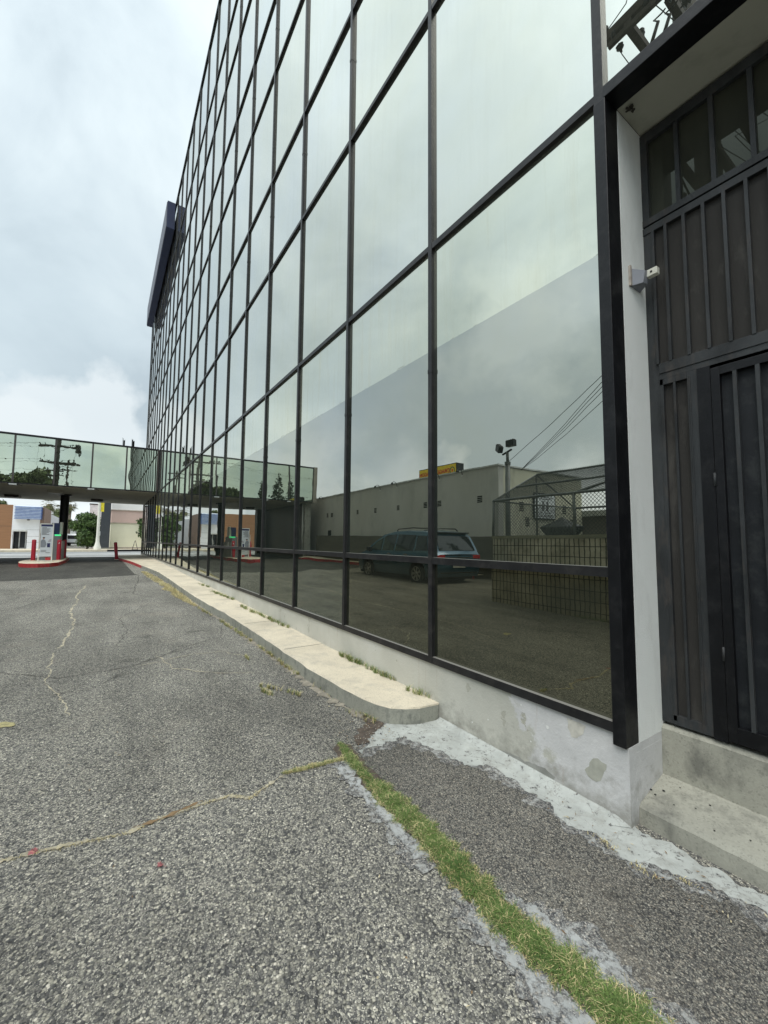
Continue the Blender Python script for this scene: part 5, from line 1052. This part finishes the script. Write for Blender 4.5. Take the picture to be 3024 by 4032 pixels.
# ------------------------------------------------------------------ grass (stuff)
def blades(name, pts, n, hgt, wid, lab_mat, seed, dry=.25, spread=None, lean=.5):
    """pts: list of (x, y, half width) down a strip; blades fall in it at random"""
    g = np.random.default_rng(seed); P = np.array(pts, float); seg = np.hypot(np.diff(P[:, 0]), np.diff(P[:, 1])); area = seg * (P[:-1, 2] + P[1:, 2]); idx = g.choice(len(seg), n, p=area / area.sum()); t = g.random(n)
    c = P[idx] + (P[idx + 1] - P[idx]) * t[:, None]; d = (P[idx + 1] - P[idx])[:, :2]; d /= np.linalg.norm(d, axis=1)[:, None]; nr = np.stack([-d[:, 1], d[:, 0]], 1)
    o = (g.random(n) * 2 - 1); o = np.sign(o) * np.abs(o) ** 1.1; edge = np.abs(o)
    wob = .90 + .12 * np.sin(c[:, 0] * 31 + c[:, 1] * 17 + o * 2) + .2 * np.sin(c[:, 0] * 83 + o) + .08 * np.sin(c[:, 0] * 191)
    xy = c[:, :2] + nr * (o * c[:, 2] * wob)[:, None] + g.normal(size=(n, 2)) * .006
    h = hgt * (.45 + .8 * g.random(n)) * (1.05 - .45 * edge); h *= .85 + .22 * np.sin(c[:, 0] * 47 + 2 * np.sin(c[:, 1] * 61)); h[g.random(n) < .03] *= 1.8
    az = g.random(n) * 6.283; ln = lean * g.random(n) + .45 * lean
    L_ = np.stack([np.cos(az), np.sin(az)], 1); side = np.stack([-np.sin(az), np.cos(az)], 1)
    z0 = np.array([zg(x) for x in xy[:, 0]]); w = wid * (.6 + .8 * g.random(n))
    V = np.zeros((n, 2, 4, 3)); zz = np.zeros(n)
    m1 = xy + L_ * (h * ln * .35)[:, None]; z1 = z0 + h * .6; m2 = xy + L_ * (h * ln * 1.1)[:, None]; z2 = z0 + h * (1 - .35 * ln)
    def put(a, b_, p, z, s, ww): V[:, a, b_, :2] = p + side * (s * ww)[:, None]; V[:, a, b_, 2] = z
    put(0, 0, xy, z0, -1, w); put(0, 1, xy, z0, 1, w); put(0, 2, m1, z1, 1, w * .8); put(0, 3, m1, z1, -1, w * .8)
    put(1, 0, m1, z1, -1, w * .8); put(1, 1, m1, z1, 1, w * .8); put(1, 2, m2, z2, 1, w * .1); put(1, 3, m2, z2, -1, w * .1)
    pd = dry + .45 * np.clip(edge - .55, 0, 1) * 2; pt_ = .5 + .5 * np.sin(xy[:, 0] * 23 + 1.7 * np.sin(xy[:, 1] * 41)) * np.sin(xy[:, 0] * 7.3 + xy[:, 1] * 29); pd = pd + .45 * np.clip(pt_ - .72, 0, 1) * 2; mi = (g.random(n) < pd).astype(int); mi = np.repeat(mi, 2)
    return np_mesh(name, V.reshape(-1, 3), 4, ['grass', 'grass_dry'], None, mi)
STRIP = [(-1.5, -0.83, 0.0078), (-1.38, -0.845, 0.0286), (-1.28, -0.865, 0.0442), (-1.18, -0.875, 0.0338), (-1.04, -0.885, 0.026), (-0.98, -0.885, 0.0494), (-0.86, -0.88, 0.078), (-0.66, -0.88, 0.0806), (-0.5, -0.88, 0.0715), (-0.36, -0.89, 0.0858), (-0.23, -0.9, 0.078), (0.01, -0.92, 0.0754), (0.1, -0.912, 0.0884), (0.18, -0.902, 0.0832), (0.36, -0.882, 0.0884), (0.5, -0.865, 0.091), (0.8, -0.83, 0.091), (1.2, -0.8, 0.091)]
stuff(blades('grass_strip', STRIP, 46000, .031, .0010, None, 1, .13, lean=1.1))
b = MB(); ribbon(b, [(p[0], p[1]) for p in STRIP], .13, .0055, 30, .1, wob=.002); struct(b.build('strip_soil', 'soil'))
stuff(blades('crack_grass', [(-1.30, -.88, .012), (-1.33, -1.09, .016), (-1.345, -1.2, .012), (-1.36, -1.29, .006)], 2600, .022, .001, None, 2, .55, lean=.9))
stuff(blades('crack_straw', [(p[0], p[1], .008) for p in BR[3:]], 2200, .010, .0009, None, 3, 1.0, lean=1.6))
stuff(blades('kerb_weeds', [(-13.0, -.80, .05), (-12.3, -.76, .15), (-11.8, -.74, .08), (-11.2, -.78, .18), (-10.6, -.72, .07), (-10, -.74, .14), (-8.8, -.70, .07), (-8.0, -.66, .03)], 4200, .06, .003, None, 4, .9, lean=1.0))
stuff(blades('kerb_weeds_far', [(-17.5, -.95, .10), (-15, -.86, .14), (-13.0, -.80, .12)], 2200, .05, .0045, None, 14, .9, lean=1.0))
def weeds(name, spots, hgt, seed, dry):
    V = []; g_ = random.Random(seed); bl_ = []
    for (x, y, r_, n, z) in spots:
        for _ in range(n):
            a = g_.uniform(0, 6.28); d = r_ * g_.random(); px_, py_ = x + math.cos(a) * d * 1.6, y + math.sin(a) * d * .7; az = g_.uniform(0, 6.28); h = hgt * g_.uniform(.4, 1.2); l = g_.uniform(.3, 1.1) * h; w = .0013
            sx, sy = -math.sin(az) * w, math.cos(az) * w; ex, ey = px_ + math.cos(az) * l, py_ + math.sin(az) * l; mx_, my_ = px_ + math.cos(az) * l * .35, py_ + math.sin(az) * l * .35
            V += [(px_ - sx, py_ - sy, z), (px_ + sx, py_ + sy, z), (mx_ + sx, my_ + sy, z + h * .65), (mx_ - sx, my_ - sy, z + h * .65), (mx_ - sx, my_ - sy, z + h * .65), (mx_ + sx, my_ + sy, z + h * .65), (ex, ey, z + h * .9), (ex, ey, z + h * .9 - .0005)]
            bl_.append(1 if g_.random() < dry else 0)
    return stuff(np_mesh(name, np.array(V), 4, ['grass', 'grass_dry'], None, np.repeat(np.array(bl_), 2)))
top = lambda x: zg(x) + HK
def run(x0, x1, y0, y1, r_, n, k, zf, seed):
    q_ = random.Random(seed); out_ = []
    for i in range(k):
        t = (i + q_.random()) / k; x = x0 + (x1 - x0) * t; out_.append((x, y0 + (y1 - y0) * t + q_.uniform(-.015, .015), r_ * q_.uniform(.3, 1.1), int(n * q_.uniform(.1, 1.2)), zf(x)))
    return out_
PW = run(-1.55, -1.75, .0, -.03, .03, 60, 4, top, 1) + run(-1.95, -3.0, .0, -.04, .04, 85, 16, top, 2) + run(-4.6, -6.8, -.02, -.12, .06, 80, 24, top, 3) + run(-7.6, -9.2, -.02, -.14, .07, 110, 14, top, 4) + run(-10.0, -10.8, -.03, -.10, .07, 80, 6, top, 5)
weeds('plinth_weeds', PW, .055, 5, .25)
KF = run(-1.62, -1.85, -.44, -.46, .02, 30, 6, zg, 6) + run(-2.2, -2.6, -.50, -.52, .012, 12, 6, zg, 7) + run(-3.0, -4.4, -.53, -.53, .04, 70, 18, zg, 8) + run(-4.6, -6.4, -.53, -.57, .06, 90, 18, zg, 9) + run(-6.8, -7.9, -.6, -.66, .06, 90, 9, zg, 10)
KF += run(-3.95, -3.75, -.80, -.82, .03, 70, 4, zg, 11) + run(-2.9, -2.45, -.97, -.70, .02, 45, 12, zg, 12) + run(-2.75, -2.6, -.98, -.93, .03, 70, 4, zg, 13) + run(-2.0, -1.6, -.52, -.48, .012, 14, 8, zg, 15)
weeds('kerb_foot_weeds', KF, .042, 6, .6)
weeds('wall_foot_weeds', [(-3.2 + .25 * k, -5.12, .12, 160, 0) for k in range(14)], .12, 7, .1)
weeds('gutter_straw', [(.02, -.2, .05, 60, .008), (.2, -.22, .04, 60, .008), (.33, -.14, .03, 30, .008)], .012, 8, 1.0)
# dry leaf litter and bits
q = random.Random(77); b = MB()
for k in range(170):
    if k < 60: x, y, z = q.uniform(-1.85, -1.35), q.uniform(-.80, -.42), .012
    elif k < 95: x, y, z = q.uniform(-.3, .7), q.uniform(-.26, -.02), .012
    elif k < 130: x, y, z = q.uniform(-6, -1.8), q.uniform(-.62, -.5), .01
    else: x, y, z = q.uniform(-2.5, .7), q.uniform(-2.4, -.5), .008
    a = q.uniform(0, 6.28); l, w = q.uniform(.004, .013), q.uniform(.0015, .004); ca, sa = math.cos(a), math.sin(a); z += zg(x); b.cur = 0 if q.random() < .6 else 1
    b.add([(x - ca * l, y - sa * l, z), (x + sa * w, y - ca * w, z + .002), (x + ca * l, y + sa * l, z + q.uniform(0, .004)), (x - sa * w, y + ca * w, z + .001)], [(0, 1, 2, 3)])
stuff(b.build('leaf_litter', [M('dry_leaf', (.22, .14, .07), .9, var=.4, scale=20), M('straw_bit', (.50, .43, .28), .9)]))
# loose gravel
g = np.random.default_rng(3); b = MB(); q = random.Random(9)
for k in range(700):
    if k < 300: x, y = q.uniform(-1.9, -1.3), q.uniform(-.78, -.4)
    elif k < 420: x, y = q.uniform(-7, -1.8), q.uniform(-.62, -.5)
    else: x, y = q.uniform(-3, 1.0), q.uniform(-2.6, -.6)
    r_ = q.uniform(.002, .0045) * (1.8 if k % 23 == 0 else 1); vs = [(x + r_ * q.uniform(.7, 1.2) * dx, y + r_ * q.uniform(.7, 1.2) * dy, zg(x) + .008 + r_ * dz * .7) for dx, dy, dz in ((1, 0, 0), (0, 1, 0), (-1, 0, 0), (0, -1, 0), (0, 0, 1), (0, 0, -1))]
    b.cur = 0 if q.random() < .5 else 1; b.add(vs, [(0, 1, 4), (1, 2, 4), (2, 3, 4), (3, 0, 4), (1, 0, 5), (2, 1, 5), (3, 2, 5), (0, 3, 5)])
stuff(b.build('loose_gravel', [M('pale_stone', (.42, .40, .35), .8), M('dark_stone', (.12, .12, .12), .8)]))
